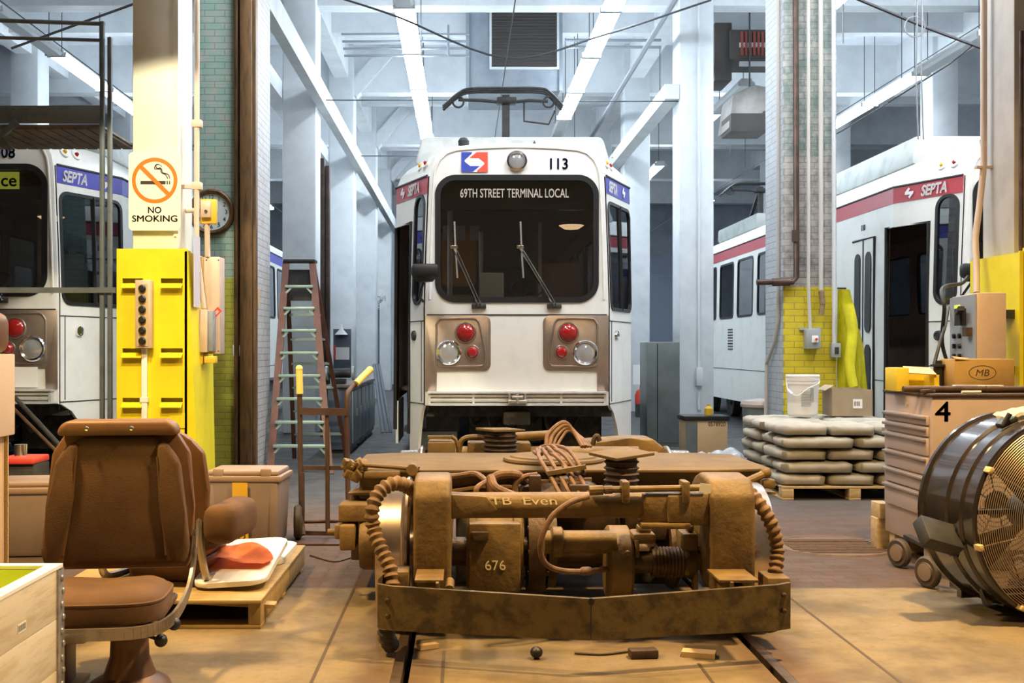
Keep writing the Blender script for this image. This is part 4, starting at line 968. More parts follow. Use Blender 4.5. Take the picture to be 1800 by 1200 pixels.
c = MB(); c.obox((PX(1130,4.85),4.84,.02),(.12,.06,.035),(0,0,.1),.005); tag(c.build('steel_shim', m_rust2), 'dark steel block on the floor under the pilot board', 'block')
c = MB(); c.lathe([(0,.004),(.36,.004),(.37,.012),(.39,.012),(.4,0)], (PX(1463,7.55),7.55,0), (0,0,1), 40)
for k in range(9): c.bar((PX(1463,7.55)-.3,7.3+k*.06,.007),(PX(1463,7.55)+.3,7.3+k*.06,.007),.02,.006)
tag(c.build('manhole_cover', mat('rusty_manhole', (.13,.085,.06), .75, .1, (.09,.06,.045), 20)), 'round rusty manhole cover in the floor right of the bogie', 'manhole cover')
# ================================================================ LEFT FOREGROUND
m_cloth = mat('brown_seat_cloth', (.115,.056,.018), .9, 0, (.08,.038,.013), 5, .4, .7, .3, 220)
m_shell = mat('brown_seat_shell', (.17,.078,.026), .5, 0, (.12,.055,.019), 4)
m_seatmetal = mat('seat_frame_metal', (.42,.37,.30), .35, .8, (.25,.2,.15), 8)
m_ped = mat('pedestal_brown', (.17,.085,.04), .45, .3, (.11,.06,.03), 6)
def pillow(nx, ny, sx, sy, top, bot, edge=.9, rnd=3.2, prof=None):
    """closed cushion: superellipse outline, domed top; returns MB in local coords, prof(u,v) adds height"""
    b = MB(); T = []; B = []
    for j in range(ny+1):
        ra = []; rb = []
        for i in range(nx+1):
            u = -1+2*i/nx; v = -1+2*j/ny
            m_ = max(abs(u), abs(v)); l_ = (abs(u)**rnd+abs(v)**rnd)**(1/rnd); k = m_/l_ if l_ > 1e-9 else 1
            x = u*k*sx/2; y = v*k*sy/2; d = (1-m_**6)
            zz = (prof(u, v) if prof else 0)
            ra.append(b.bm.verts.new((x, y, top*(.55+.45*d)+zz*d))); rb.append(b.bm.verts.new((x*.97, y*.97, bot)))
        T.append(ra); B.append(rb)
    for j in range(ny):
        for i in range(nx):
            b.face([T[j][i],T[j][i+1],T[j+1][i+1],T[j+1][i]]); b.face([B[j][i],B[j+1][i],B[j+1][i+1],B[j][i+1]])
    for i in range(nx): b.face([T[0][i+1],T[0][i],B[0][i],B[0][i+1]]); b.face([T[ny][i],T[ny][i+1],B[ny][i+1],B[ny][i]])
    for j in range(ny): b.face([T[j][0],T[j+1][0],B[j+1][0],B[j][0]]); b.face([T[j+1][nx],T[j][nx],B[j][nx],B[j+1][nx]])
    return b
def seat_backrest(front_y, Wb, Wt, z0, z1, dep, name_root):
    """winged backrest: outline in x/z, rounded front"""
    pass
def back_outline(zb, zt, wb, wm, wt):
    return [(-wb*.93,zb),(-wb,zb+.06),(-wm,zb+(zt-zb)*.42),(-wt-.055,zb+(zt-zb)*.80),(-wt,zt-.035),(-wt+.05,zt),(wt-.05,zt),(wt,zt-.035),(wt+.055,zb+(zt-zb)*.80),(wm,zb+(zt-zb)*.42),(wb,zb+.06),(wb*.93,zb)]
# front seat, facing the camera
SX, SY = -1.42, 4.62
t = thing('driver_seat', 'brown cloth driver seat facing the camera beside the pale wooden crate', 'seat', (SX, SY, 0), .10)
K = dict(parent=t, local=True)
lean = .10
def leaned(mb, piv, a):
    for v in mb.bm.verts:
        y, z = v.co.y, v.co.z-piv; v.co.y = y+z*math.sin(a); v.co.z = piv+z*math.cos(a)
    return mb
oz = back_outline(.42, .955, .295, .275, .195)
c = MB(); c.prism(oz, (0,.02,0), (1,0,0), (0,0,1), (0,.085,0), .03, 3); leaned(c, .42, lean); c.build('backrest', m_cloth, **K)
for s in (-1, 1):
    c = MB(); q = [(s*.28,.43),(s*.298,.50),(s*.278,.645),(s*.252,.845),(s*.195,.93),(s*.155,.925),(s*.17,.70),(s*.205,.43)]
    c.prism(q, (0,.006,0), (1,0,0), (0,0,1), (0,.06,0), .022, 3); leaned(c, .42, lean); c.build('back_bolster', m_cloth, **K)
c = MB()
for s in (-1, 1): c.tube([(s*.205,.012,.47),(s*.19,.012,.62),(s*.162,.012,.87)], .005, 6)
leaned(c, .42, lean); c.build('piping', m_cloth, **K)
c = MB(); c.prism([(-.245,.958),(-.235,1.0),(-.20,1.022),(.20,1.022),(.235,1.0),(.245,.958)], (0,.002,0), (1,0,0), (0,0,1), (0,.125,0), .018, 3)
c.prism(back_outline(.40,1.0,.30,.302,.228), (0,.10,0), (1,0,0), (0,0,1), (0,.05,0), .015, 2); leaned(c, .42, lean); sh = c.build('back_shell', m_shell, **K)
c = MB()
for x in (-.12,.06): c.lathe([(0,.006),(.008,.004),(.01,0)], (x,.056,.985), (0,-1,0), 10)
c.build('screw', m_chrome, sh, True)
b = pillow(18, 14, .52, .46, .115, 0, rnd=4, prof=lambda u, v: -.012*(1-u*u)+.014*abs(u))
for v in b.bm.verts: v.co += Vector((0,-.24,.30))
cu = b.build('seat_cushion', m_cloth, smooth=70, **K)
c = MB(); c.tube([(.255*math.copysign(abs(math.cos(a))**.5,math.cos(a)),-.24+.225*math.copysign(abs(math.sin(a))**.5,math.sin(a)),.372) for a in [2*PI*k/40 for k in range(40)]], .007, 6, closed=True); c.build('cushion_piping', m_cloth, cu, True)
c = MB(); fr = catmull([(-.27,.02,.30),(-.27,-.30,.275),(-.20,-.47,.275),(0,-.495,.275),(.19,-.47,.275),(.275,-.36,.285),(.30,-.1,.32),(.31,.05,.42),(.315,.09,.56)], 6)
for p, q in zip(fr, fr[1:]): c.bar(p, q, .012, .045)
c.box(-.11,.0,-.505,-.47,.245,.285,.008); c.build('seat_frame', m_seatmetal, **K)
c = MB(); c.box(-.24,.24,-.42,.1,.27,.30,.01); c.build('seat_pan', m_ped, **K)
for q, (x, y, z) in enumerate(((.285,-.30,.262),(.245,-.36,.215))):
    c = MB(); c.cyl((x-.09,y+.05,z+.02),(x,y,z),.007); c.sphere((x,y,z),.025); c.build('lever', m_black, **K)
c = MB(); c.lathe([(.075,.27),(.07,.22),(.075,.12),(.10,.05),(.15,.02),(.16,0),(0,0)], (.10,-.2,0), (0,0,1), 28); c.build('pedestal', m_ped, **K)
c = MB(); c.box(-.22,-.12,-.28,-.12,.0,.27,.008); c.box(-.26,-.08,-.34,-.06,0,.02,.005); c.build('support_post', m_ped, **K)
# the second seat behind it, turned away, standing on the pallet
t = thing('driver_seat', 'second brown seat with armrest, turned away behind the front seat, standing on the pallet', 'seat', (-1.50, 5.66, .145), PI-.12)
K = dict(parent=t, local=True); lean2 = .16
c = MB(); c.prism(back_outline(.30,.735,.25,.27,.20), (0,.0,0), (1,0,0), (0,0,1), (0,.09,0), .03, 3); leaned(c, .30, lean2); c.build('backrest', m_cloth, **K)
c = MB(); c.prism(back_outline(.28,.775,.27,.295,.225), (0,.08,0), (1,0,0), (0,0,1), (0,.055,0), .02, 2); leaned(c, .30, lean2); c.build('back_shell', m_shell, **K)
b = pillow(14, 12, .48, .46, .11, 0, rnd=4)
for v in b.bm.verts: v.co += Vector((0,-.24,.16))
b.build('seat_cushion', m_cloth, smooth=70, **K)
c = MB(); c.box(-.20,.20,-.40,.06,.125,.16,.01); c.build('seat_pan', m_ped, **K)
for s in (-1, 1):
    c = MB(); c.box(s*.35-.085,s*.35+.085,-.22,.20,.23,.42,.06,3); ar = c.build('armrest', m_cloth, **K)
    c = MB(); c.box(s*.32-.02,s*.32+.06,-.1,-.02,.2,.3,.008); c.build('armrest_bracket', m_shell, ar, True)
c = MB()
for s in (-1, 1):
    c.tube(catmull([(s*.24,.12,.36),(s*.25,.15,.25),(s*.26,.10,.07),(s*.25,-.05,.035),(s*.25,-.4,.03)],5), .02, 8)
c.box(-.27,.27,-.3,-.2,.02,.06); c.build('seat_frame', m_seatmetal, **K)
c = MB(); c.box(-.2,.2,-.35,-.05,0,.125,.02); c.build('seat_base', m_ped, **K)
# pallet with white panels and an orange cloth
m_plywood = mat('plywood_yellowed', (.36,.25,.09), .65, 0, (.26,.17,.06), 3, stretch=(1,6,1)); m_panelw = mat('white_panel', (.74,.72,.68), .4); m_orcloth = mat('orange_cloth', (.74,.22,.07), .85, 0, (.62,.17,.05), 12)
t = thing('pallet', 'wooden pallet with a plywood deck left of the bogie, carrying the second seat', 'pallet', (-1.6, 6.05, 0))
x0, x1, y0, y1 = -1.99, -.95, 5.33, 6.8
for k, xx in enumerate((x0, (x0+x1)/2-.03, x1-.06)): 
    c = MB(); c.box(xx, xx+.06, y0, y1, .02, .12, .004); c.build('stringer', m_plywood, t)
for k in range(3):
    yy = y0+k*.65; c = MB(); c.box(x0, x1, yy, yy+.12, 0, .02, .003); c.build('bottom_board', m_plywood, t)
c = MB(); c.box(x0-.02, x1+.005, y0-.02, y1, .12, .14, .004); dk = c.build('deck', m_plywood, t)
c = MB(); c.obox((x1-.30,y0+.12,.105),(.7,.08,.018),(0,.06,.03)); c.build('loose_board', m_plywood, t)
c = MB(); q = rrect(-.30,.30,-.32,.32,.09,5); c.prism(q, (-1.28,6.45,.142), (1,0,0), (0,1,0), (0,0,.03), .006); tag(c.build('panel', m_panelw), 'white panel lying flat at the back of the pallet', 'panel')
from mathutils import Euler
def tilted_panel(cx, cy, cz, w, l, rot, th=.025):
    M = Matrix.Translation((cx,cy,cz)) @ Euler(rot).to_matrix().to_4x4(); c = MB(); c.prism(rrect(-w/2,w/2,-l/2,l/2,.08,5), (0,0,0), (1,0,0), (0,1,0), (0,0,th), .006)
    for v in c.bm.verts: v.co = M @ v.co
    return c
tag(tilted_panel(-1.14,5.90,.20,.36,.80,(.10,-.06,.0)).build('panel', m_panelw), 'white panel tilted on top of the flat one, nearest the camera on the pallet', 'panel')
c = MB(); G = []
for j in range(9):
    row = []
    for i in range(11):
        u = i/10; v = j/8; row.append(c.bm.verts.new((-1.30+u*.30+.03*math.sin(5*v), 5.74+v*.34-.06*u, .244+.04*v-.02*max(0,u-.75)*4*u+.012*math.sin(7*u+3*v)+.008*math.cos(9*v))))
    G.append(row)
for j in range(8):
    for i in range(10): c.face([G[j][i],G[j][i+1],G[j+1][i+1],G[j+1][i]])
bmesh.ops.solidify(c.bm, geom=c.bm.faces[:], thickness=.006); tag(c.build('cloth', m_orcloth, smooth=60), 'orange cloth spread over the white panels on the pallet', 'cloth')
# wooden crate at the bottom left
m_pine = mat('raw_pine', (.62,.54,.38), .6, 0, (.50,.40,.24), 2.5, .45, .6, .08, 30, stretch=(9,1.2,9)); m_lime = mat('lime_lining', (.62,.72,.12), .55); m_rim = mat('white_rim', (.82,.82,.76), .5)
m_strip = mat('corner_strip', (.45,.45,.47), .3, .5, (.3,.3,.32), 20)
t = thing('wooden_crate', 'pale pine crate with white rim and lime green lining at the bottom left corner', 'crate', (-1.95, 3.45, 0))
cx0, cx1, cy0, cy1, ct = -2.5, -1.435, 2.8, 4.06, .548
for k in range(3):
    c = MB(); z0 = .0+k*.181; c.box(cx1-.03, cx1, cy0, cy1, z0, z0+.179, .002); c.build('side_board', m_pine, t)
c = MB(); c.box(cx0, cx0+.03, cy0, cy1, 0, ct-.005); c.box(cx0+.03, cx1-.03, cy0, cy0+.03, 0, ct-.005); c.box(cx0+.03, cx1-.03, cy1-.03, cy1, 0, ct-.005); c.build('crate_wall', m_pine, t)
c = MB(); o_ = [(cx0,cy0),(cx1+.004,cy0),(cx1+.004,cy1+.004),(cx0,cy1+.004)]; i_ = [(cx0+.045,cy0+.045),(cx1-.045,cy0+.045),(cx1-.045,cy1-.045),(cx0+.045,cy1-.045)]
c.ringplate([(x,y,ct) for x,y in o_], [(x,y,ct) for x,y in i_], (0,0,-.012)); c.build('rim', m_rim, t)
c = MB(); c.box(cx0+.031, cx1-.031, cy0+.031, cy1-.031, .38, .40); c.ringplate([(x,y,ct-.014) for x,y in [(cx0+.031,cy0+.031),(cx1-.031,cy0+.031),(cx1-.031,cy1-.031),(cx0+.031,cy1-.031)]], [(x,y,ct-.014) for x,y in i_], (0,0,-.12)); c.build('lining', m_lime, t)
c = MB(); c.box(cx1-.01, cx1+.008, cy1-.05, cy1+.008, 0, ct-.012, .004)
for k in range(11): c.sphere((cx1+.010, cy1-.02+.012*(k%2), .03+k*.047), .012, (.5,1,1), 8, 6)
c.build('corner_strip', m_strip, t)
c = MB(); c.box(cx1, cx1+.0015, 3.66, 3.73, .395, .425); lb = c.build('label', m_tagw, t)
c = MB()
for k in range(9): c.box(cx1+.0015, cx1+.002, 3.664+k*.007, 3.667+k*.007, .40, .42)
c.build('barcode', m_black, lb)
# cartons stacked at the left edge
m_kraft = mat('kraft_cardboard', (.62,.44,.25), .75, 0, (.54,.37,.2), 2); m_kraft2 = mat('corrugated_edge', (.60,.46,.22), .8, 0, (.40,.29,.14), 60, stretch=(1,1,4)); m_tanboard = mat('tan_board', (.66,.50,.33), .7)
t = thing('carton', 'tall cardboard carton standing on the floor at the left edge', 'carton', (-2.4, 4.83, 0))
c = MB(); c.box(-2.75, -2.042, 4.6, 5.06, 0, .93, .004); c.build('carton_body', m_kraft, t)
c = MB(); c.box(-2.06, -2.028, 5.061, 5.072, .02, .93); c.build('carton_edge', m_kraft2, t)
c = MB(); c.box(-2.7, -2.0, 4.58, 5.075, .931, 1.29, .006); tag(c.build('box', m_tanboard), 'plain tan box on top of the tall carton at the left edge', 'box')
c = MB(); c.box(-2.6, -2.012, 4.80, 5.07, 1.292, 1.475, .05, 4); tag(c.build('seat_cushion', m_shell, smooth=60), 'brown padded cushion lying on the tan box at the left edge', 'cushion')
# storage totes
m_tote = mat('mauve_grey_plastic', (.24,.185,.16), .5, 0, (.20,.155,.135), 3); m_totelid = mat('tote_lid', (.30,.215,.16), .5, 0, (.25,.18,.135), 3); m_ylab = mat('yellow_tape', (.72,.44,.03), .55)
def tote(cx, cy, w, d, h, rz, label):
    t = thing('storage_tote', label, 'tote', (cx,cy,0), rz, 'plastic totes by the brick pier'); K = dict(parent=t, local=True)
    c = MB(); c._hexa([Vector(p) for p in ((-w*.43,-d*.43,0),(w*.43,-d*.43,0),(w*.43,d*.43,0),(-w*.43,d*.43,0),(-w*.48,-d*.48,h),(w*.48,-d*.48,h),(w*.48,d*.48,h),(-w*.48,d*.48,h))], .03)
    for k in (-1, 1): c.box(k*w*.40-.03, k*w*.40+.03, -d*.475, -d*.42, .05, h-.03, .015)
    c.build('tub', m_tote, **K)
    c = MB(); c.box(-w*.5, w*.5, -d*.5, d*.5, h-.03, h+.012, .012); c.box(-w*.46, w*.46, -d*.46, d*.46, h+.01, h+.045, .02)
    for sx in (-.30,.30): c.box(sx*w-.035, sx*w+.035, -d*.49, -d*.40, h, h+.06, .012)
    c.build('lid', m_totelid, **K); return t, K
t, K = tote(-1.46, 7.72, .53, .42, .46, -.04, 'mauve tote with lid and vertical yellow tape beside the hand truck')
c = MB(); c.prism([(-.06,.0),(.05,.0),(.045,.42),(-.055,.42)], (.0,-.212,.01), (1,0,0), (0,-.03,1), (0,-.004,0)); yl = c.build('yellow_tape', m_ylab, **K)
text('ON', 'tape_text', m_rust2, yl, (.03,-.2175,.05), (0,0,1), (-1,0,0), .05, bold=.01, local=True)
tote(-2.72, 7.35, .62, .46, .43, .10, 'mauve tote with lid behind the front seat, left of the other tote')
# red bottle crate and pry bars by the left tram
m_redp = mat('red_plastic', (.62,.06,.04), .4)
t = thing('tool_tray', 'small red tray with a bright tin beside the carton at the left edge', 'tray', (-3.06, 8.2, 0))
c = MB(); c.box(-3.28,-3.02,8.0,8.3,.0,.50,.01); c.build('tray_stand', m_dark, t); c = MB(); c.box(-3.27,-3.02,7.98,8.3,.50,.545,.01); c.build('tray', m_redp, t); c = MB(); c.cyl((-3.16,8.12,.545),(-3.16,8.12,.63),.045); c.build('tin', m_chrome, t)
# work platform in front of the left tram
m_plat = mat('platform_steel', (.17,.195,.205), .5, .2, (.12,.14,.145), 6); m_slat = mat('platform_boards', (.24,.20,.16), .7, 0, (.16,.135,.11), 8)
t = thing('work_platform', 'grey steel work platform with railing and tall posts in front of the left tram', 'platform', (-4.4, 10.0, 0))
YP = 9.6
xp = PX(184, YP)
for dx in (-.02, .045):
    c = MB(); c.box(xp+dx-.018, xp+dx+.018, YP-.02, YP+.02, 0, PZ(38 if dx<0 else 66, YP), .004); c.build('post', m_plat, t)
for yy in (10.5,): 
    c = MB(); c.box(xp-.02, xp+.02, yy-.02, yy+.02, 0, PZ(60,10.5), .004); c.build('post', m_plat, t)
c = MB(); c.box(-6.9, xp-.03, YP-.02, YP+.02, PZ(216,YP), PZ(186,YP), .005); c.build('platform_edge', m_plat, t)
c = MB(); c.box(-6.9, xp-.03, YP+.03, 10.6, PZ(222,YP), PZ(218,YP)); 
for k in range(34): c.box(-6.8+k*.11, -6.71+k*.11, YP+.03, 10.6, PZ(226,YP), PZ(222,YP))
c.build('platform_boards', m_slat, t)
c = MB(); c.tube([(-6.9,YP,PZ(22,YP)+.03),(xp,YP,PZ(42,YP))], .018, 8); c.build('handrail', m_plat, t)
c = MB(); c.tube([(-6.9,YP,PZ(50,YP)),(xp,YP,PZ(71,YP))], .015, 8); c.build('handrail', m_plat, t)
c = MB(); c.bar((-6.9,YP-.03,PZ(510,YP)),(xp+.1,YP-.03,PZ(510,YP)),.03,.045); c.build('cross_bar', m_plat, t)
c = MB(); c.bar(P(-30,265,YP-.05),P(30,214,YP-.05),.04,.05); c.bar(P(-6,235,YP-.05),P(20,262,YP-.05),.03,.04); c.build('brace', m_plat, t)
c = MB(); c.box(-6.9,-6.86,YP-.02,YP+.02,0,PZ(216,YP)); c.build('post', m_plat, t)
for k, (a, d) in enumerate((((26,698,8.9),(132,812,8.3)),((22,716,8.85),(124,818,8.25)))):
    p = P(*a); q = P(*d); dirn = (q-p).normalized(); e = q+dirn*((q.z-.012)/-dirn.z) if dirn.z < 0 else q
    c = MB(); c.cyl(p, e, .018 if k == 0 else .013, seg=10); tag(c.build('steel_bar', m_dark if k == 0 else m_rust2), ['thick dark steel bar sloping down behind the brown seat','thinner rusty steel bar sloping down just below the dark bar'][k], 'bar')
# ================================================================ CREAM COLUMN AND WHAT HANGS ON IT
m_yel = mat('safety_yellow', (.80,.68,.015), .42, 0, (.74,.61,.015), 3); m_boxbeige = mat('beige_enclosure', (.60,.46,.36), .45, .1, (.54,.41,.32), 4); m_cond = mat('painted_conduit', (.60,.47,.37), .5)
t = thing('column_guard', 'tall yellow steel guard with louvre slots around the foot of the cream column', 'column guard', (-2.44, 9.1, 0))
Yg = 8.86; gx0, gx1 = PX(205,Yg), PX(329,Yg)
zs = [PZ(y,Yg) for y in (437,452,490,498,613,622,700,708)]
def gslab(za, zb):
    c = MB(); w0 = lambda z: gx0-.0*z; c.box(gx0, gx1, Yg, Yg+.03, za, zb); return c
c = MB()
zt = PZ(437,Yg); slots = [(PZ(499,Yg),PZ(489,Yg)),(PZ(621,Yg),PZ(612,Yg)),(PZ(708,Yg),PZ(699,Yg))]
lev = [0]+[q for s in slots[::-1] for q in s]+[zt]
for k in range(0, len(lev), 2): c.box(gx0, gx1, Yg, Yg+.02, lev[k], lev[k+1])
for (za, zb) in slots:
    c.box(gx0, gx0+.045, Yg, Yg+.02, za, zb); c.box(gx1-.035, gx1, Yg, Yg+.02, za, zb); c.box((gx0+gx1)/2-.07,(gx0+gx1)/2+.07,Yg,Yg+.02,za,zb)
c.box(gx0+.01, gx1-.01, Yg+.06, Yg+.07, 0, zt-.05)
gd = c.build('guard_front', m_yel, t)
for (za, zb) in slots:
    for (xa, xb) in ((gx0+.045,(gx0+gx1)/2-.07),((gx0+gx1)/2+.07,gx1-.035)):
        c = MB(); c._hexa([Vector(p) for p in ((xa,Yg-.05,za-.035),(xb,Yg-.05,za-.035),(xb,Yg,za-.002),(xa,Yg,za-.002),(xa,Yg-.05,za-.028),(xb,Yg-.05,za-.028),(xb,Yg,za+.006),(xa,Yg,za+.006))])
        c.build('louvre_lip', m_yel, gd)
c = MB(); xr = gx1; c._hexa([Vector(p) for p in ((xr-.02,Yg,0),(xr+.10,Yg,0),(xr+.04,9.7,0),(xr-.02,9.7,0),(xr-.02,Yg,zt-.02),(xr+.0,Yg,zt-.02),(xr+.0,9.7,zt-.02),(xr-.02,9.7,zt-.02))]); c.box(gx0, gx0+.02, Yg+.02, 9.7, 0, zt-.02); c.box(gx0,gx1,9.68,9.7,0,zt-.02); c.build('guard_side', m_yel, t)
c = MB(); c.box(gx0, -2.63, Yg+.02, 9.68, zt-.03, zt-.01); c.box(-2.62,gx1,Yg+.02,8.98,zt-.03,zt-.01); c.box(-2.62, gx1, 9.53, 9.68, zt-.03, zt-.01); c.build('guard_cap', m_yel, t)
c = MB(); c.box(PX(298,Yg),PX(325,Yg),Yg-.008,Yg,PZ(752,Yg),PZ(727,Yg)); c.build('guard_patch', m_yel, t)
t = thing('push_button_station', 'tall beige push button box with six black buttons on the yellow column guard', 'control box', (PX(256,Yg), Yg-.05, 1.2))
q0, q1 = PX(243,Yg), PX(270,Yg)
c = MB(); c.box(q0, q1, Yg-.09, Yg-.002, PZ(612,Yg), PZ(493,Yg), .006); c.build('station_box', m_boxbeige, t)
c = MB(); c.box(q0+.02, q1-.02, Yg-.096, Yg-.09, PZ(608,Yg), PZ(500,Yg)); c.build('station_plate', m_kraft2, t)
for k in range(6):
    z = PZ(508+k*18.2,Yg); c = MB(); c.lathe([(.028,0),(.028,.02),(.02,.03),(0,.03)], ((q0+q1)/2, Yg-.094, z), (0,-1,0), 16); c.build('button', m_black, t)
c = MB(); c.box(PX(250,Yg),PX(260,Yg),Yg-.03,Yg-.002,.35,PZ(612,Yg),.006); c.box(PX(248,Yg),PX(262,Yg),Yg-.035,Yg-.002,PZ(706,Yg),PZ(698,Yg)); c.build('conduit', m_rim, t)
# no smoking sign
t = thing('no_smoking_sign', 'cream NO SMOKING sign with orange prohibition ring on the cream column', 'sign', (PX(271,8.95), 8.95, 2.3))
m_signw = mat('sign_cream', (.84,.83,.72), .4); m_signo = mat('sign_orange', (.80,.19,.012), .4); m_signk = mat('sign_brown_black', (.05,.03,.025), .4)
ys = 8.955; sx0, sx1, sz0, sz1 = PX(226,ys), PX(317,ys), PZ(405,ys), PZ(267,ys)
c = MB(); c.prism(rrect(sx0,sx1,sz0,sz1,.035,5), (0,ys,0), (1,0,0), (0,0,1), (0,.012,0)); c.build('sign_board', m_signw, t)
cc = P(272,317,ys); R1, R2 = 40/F*ys, 33.5/F*ys
c = MB(); A = [(cc.x+R1*math.cos(a), ys-.003, cc.z+R1*math.sin(a)) for a in [2*PI*k/48 for k in range(48)]]; B = [(cc.x+R2*math.cos(a), ys-.003, cc.z+R2*math.sin(a)) for a in [2*PI*k/48 for k in range(48)]]
c.ringplate(A, B, (0,.0029,0)); c.bar((cc.x-R2*.72,ys-.0025,cc.z+R2*.72),(cc.x+R2*.72,ys-.0025,cc.z-R2*.72),.004,.032,up=(1,0,1)); c.build('prohibition_ring', m_signo, t)
c = MB(); c.box(PX(247,ys),PX(291,ys),ys-.0012,ys-.0002,PZ(324,ys),PZ(318,ys)); c.box(PX(293,ys),PX(295,ys),ys-.0012,ys-.0002,PZ(324,ys),PZ(318,ys)); c.box(PX(297,ys),PX(299,ys),ys-.0012,ys-.0002,PZ(324,ys),PZ(318,ys)); c.build('cigarette', m_signk, t)
c = MB()
for dx in (0, 5): c.tube(catmull([P(298-dx*.6,314,ys-.0008),P(296-dx,307,ys-.0008),P(286-dx*.5,303,ys-.0008),P(284-dx*.4,297-dx*.4,ys-.0008),P(277-dx,297,ys-.0008),P(274,291-dx*.3,ys-.0008),P(280,289,ys-.0008),P(285,293,ys-.0008)],5), .0035, 5)
c.build('smoke', m_signk, t)
text('NO', 'sign_text', m_signk, t, (cc.x, ys-.001, PZ(374.5,ys)), (1,0,0), (0,0,1), 11/F*ys, 23/F*ys, depth=.001, bold=.02, align='CENTER')
text('SMOKING', 'sign_text', m_signk, t, (cc.x, ys-.001, PZ(389.5,ys)), (1,0,0), (0,0,1), 11/F*ys, 79/F*ys, depth=.001, bold=.02, align='CENTER')
# electrical gear on the right side of the column
Ye = 9.25
t = thing('switch_enclosure', 'tall beige electrical enclosure with a red diamond sticker right of the yellow guard', 'electrical box', (PX(372,Ye), Ye, 1.25))
c = MB(); c.box(-2.15, PX(386,Ye), Ye, Ye+.20, PZ(622,Ye), PZ(451,Ye), .006); en = c.build('enclosure', m_boxbeige, t)
c = MB(); q = P(381,548,Ye-.003); c.ringplate([q+Vector(v)*.042 for v in ((1,0,.2),(.2,0,1),(-1,0,-.2),(-.2,0,-1))], [q+Vector(v)*.022 for v in ((1,0,.2),(.2,0,1),(-1,0,-.2),(-.2,0,-1))], (0,.002,0)); c.build('warning_sticker', m_redp, en)
c = MB()
for (px, py) in ((384,457),(384,617),(363,457)): c.lathe([(0,.004),(.006,0)], P(px,py,Ye), (0,-1,0), 8)
c.build('screw', m_black, en)
c = MB(); c.box(-2.16,-2.11,Ye+.05,Ye+.15,1.5,1.6); c.box(-2.27,-2.14,Ye+.05,Ye+.1,1.3,1.9); c.build('mounting_bracket', m_boxbeige, t)
t = thing('switch_box', 'smaller beige box with a grey seam mounted in front of the tall enclosure', 'electrical box', (PX(362,9.15), 9.15, 1.4))
c = MB(); c.box(PX(340,9.12), PX(364,9.12), 9.12, 9.249, PZ(619,9.12), PZ(544,9.12), .005); c.build('enclosure', m_boxbeige, t)
c = MB(); c.box(PX(364,9.12)+.001, PX(373,9.12), 9.15, 9.249, PZ(617,9.12), PZ(546,9.12), .003); c.build('hinge_strip', m_duct, t)
c = MB(); c.box(PX(341,9.14),PX(356,9.14),9.15,9.23,PZ(640,9.14),PZ(622,9.14),.004); c.box(PX(358,9.14),PX(378,9.14),9.15,9.23,PZ(638,9.14),PZ(626,9.14),.004); c.build('gland', m_ylab, t)
c = MB(); x = PX(344,9.12); c.tube([(x,9.16,ZC),(x,9.16,PZ(205,9.12)),(x,9.15,PZ(440,9.12)),(x+.06,9.15,PZ(542,9.12))], .022, 10); 
for py in (215, 325): c.box(x-.04,x+.04,9.13,9.2,PZ(py,9.1)-.03,PZ(py,9.1)+.03,.005)
c.box(-2.27,x-.02,9.15,9.19,PZ(325,9.1)-.02,PZ(325,9.1)+.01); tag(c.build('conduit', m_cond), 'beige conduit running up the right side of the cream column', 'conduit')
t = thing('receptacle_box', 'yellow outlet box with a beige plate in front of the wall clock', 'electrical box', (PX(362,9.2), 9.2, 2.4))
c = MB(); c.box(PX(352,9.22),PX(380,9.22),9.21,9.27,PZ(393,9.22),PZ(350,9.22),.004); c.build('back_box', m_ylab, t)
c = MB(); c.box(PX(353,9.18),PX(370,9.18),9.17,9.21,PZ(382,9.18),PZ(353,9.18),.004); pl = c.build('plate', m_boxbeige, t)
c = MB(); c.lathe([(.012,0),(.012,.012),(0,.012)], P(362,371,9.17), (0,-1,0), 12); c.build('outlet', m_dark, pl)
c = MB(); c.cyl(P(364,393,9.24),(PX(364,9.24),9.26,PZ(451,9.24)),.022); c.cyl(P(326,370,9.24),P(352,370,9.24),.02); c.build('conduit', m_cond, t)
c = MB(); c.box(-2.112,-2.108,8.9,9.10,PZ(540,9.02),PZ(415,9.02)); tag(c.build('notice_sheet', mat('aged_paper', (.55,.52,.55), .8)), 'greyish paper sheet hanging beside the tall beige enclosure', 'paper')
# ================================================================ LEFT BRICK PIER FITTINGS
m_rpipe = mat('brown_iron_pipe', (.17,.095,.04), .45, .3, (.08,.048,.026), 6, stretch=(4,4,.6)); m_clockface = mat('clock_face', (.62,.72,.72), .3)
YB = 11.57
t = thing('wall_clock', 'round wall clock with dark rim on the mint brick pier', 'clock', (PX(373,YB), YB-.03, 2.4))
q = P(373,373,YB)
c = MB(); c.lathe([(.185,.03),(.19,.05),(.215,.06),(.232,.045),(.235,0)], (q.x,YB-.001,q.z), (0,-1,0), 40); c.build('clock_rim', m_rpipe, t)
c = MB(); c.lathe([(0,.028),(.205,.028),(.205,0)], (q.x,YB-.001,q.z), (0,-1,0), 40); cf = c.build('clock_face', m_clockface, t)
for k in range(1, 13):
    a = PI/2-2*PI*k/12; text(str(k), 'numeral', m_navy, cf, (q.x+.15*math.cos(a), YB-.030, q.z+.15*math.sin(a)-.02), (1,0,0), (0,0,1), .042, depth=.001, bold=.01, align='CENTER')
c = MB(); c.bar((q.x,YB-.033,q.z),(q.x-.08,YB-.033,q.z+.04),.004,.014); c.bar((q.x,YB-.033,q.z),(q.x-.12,YB-.033,q.z-.06),.004,.009); c.build('clock_hand', m_black, t)
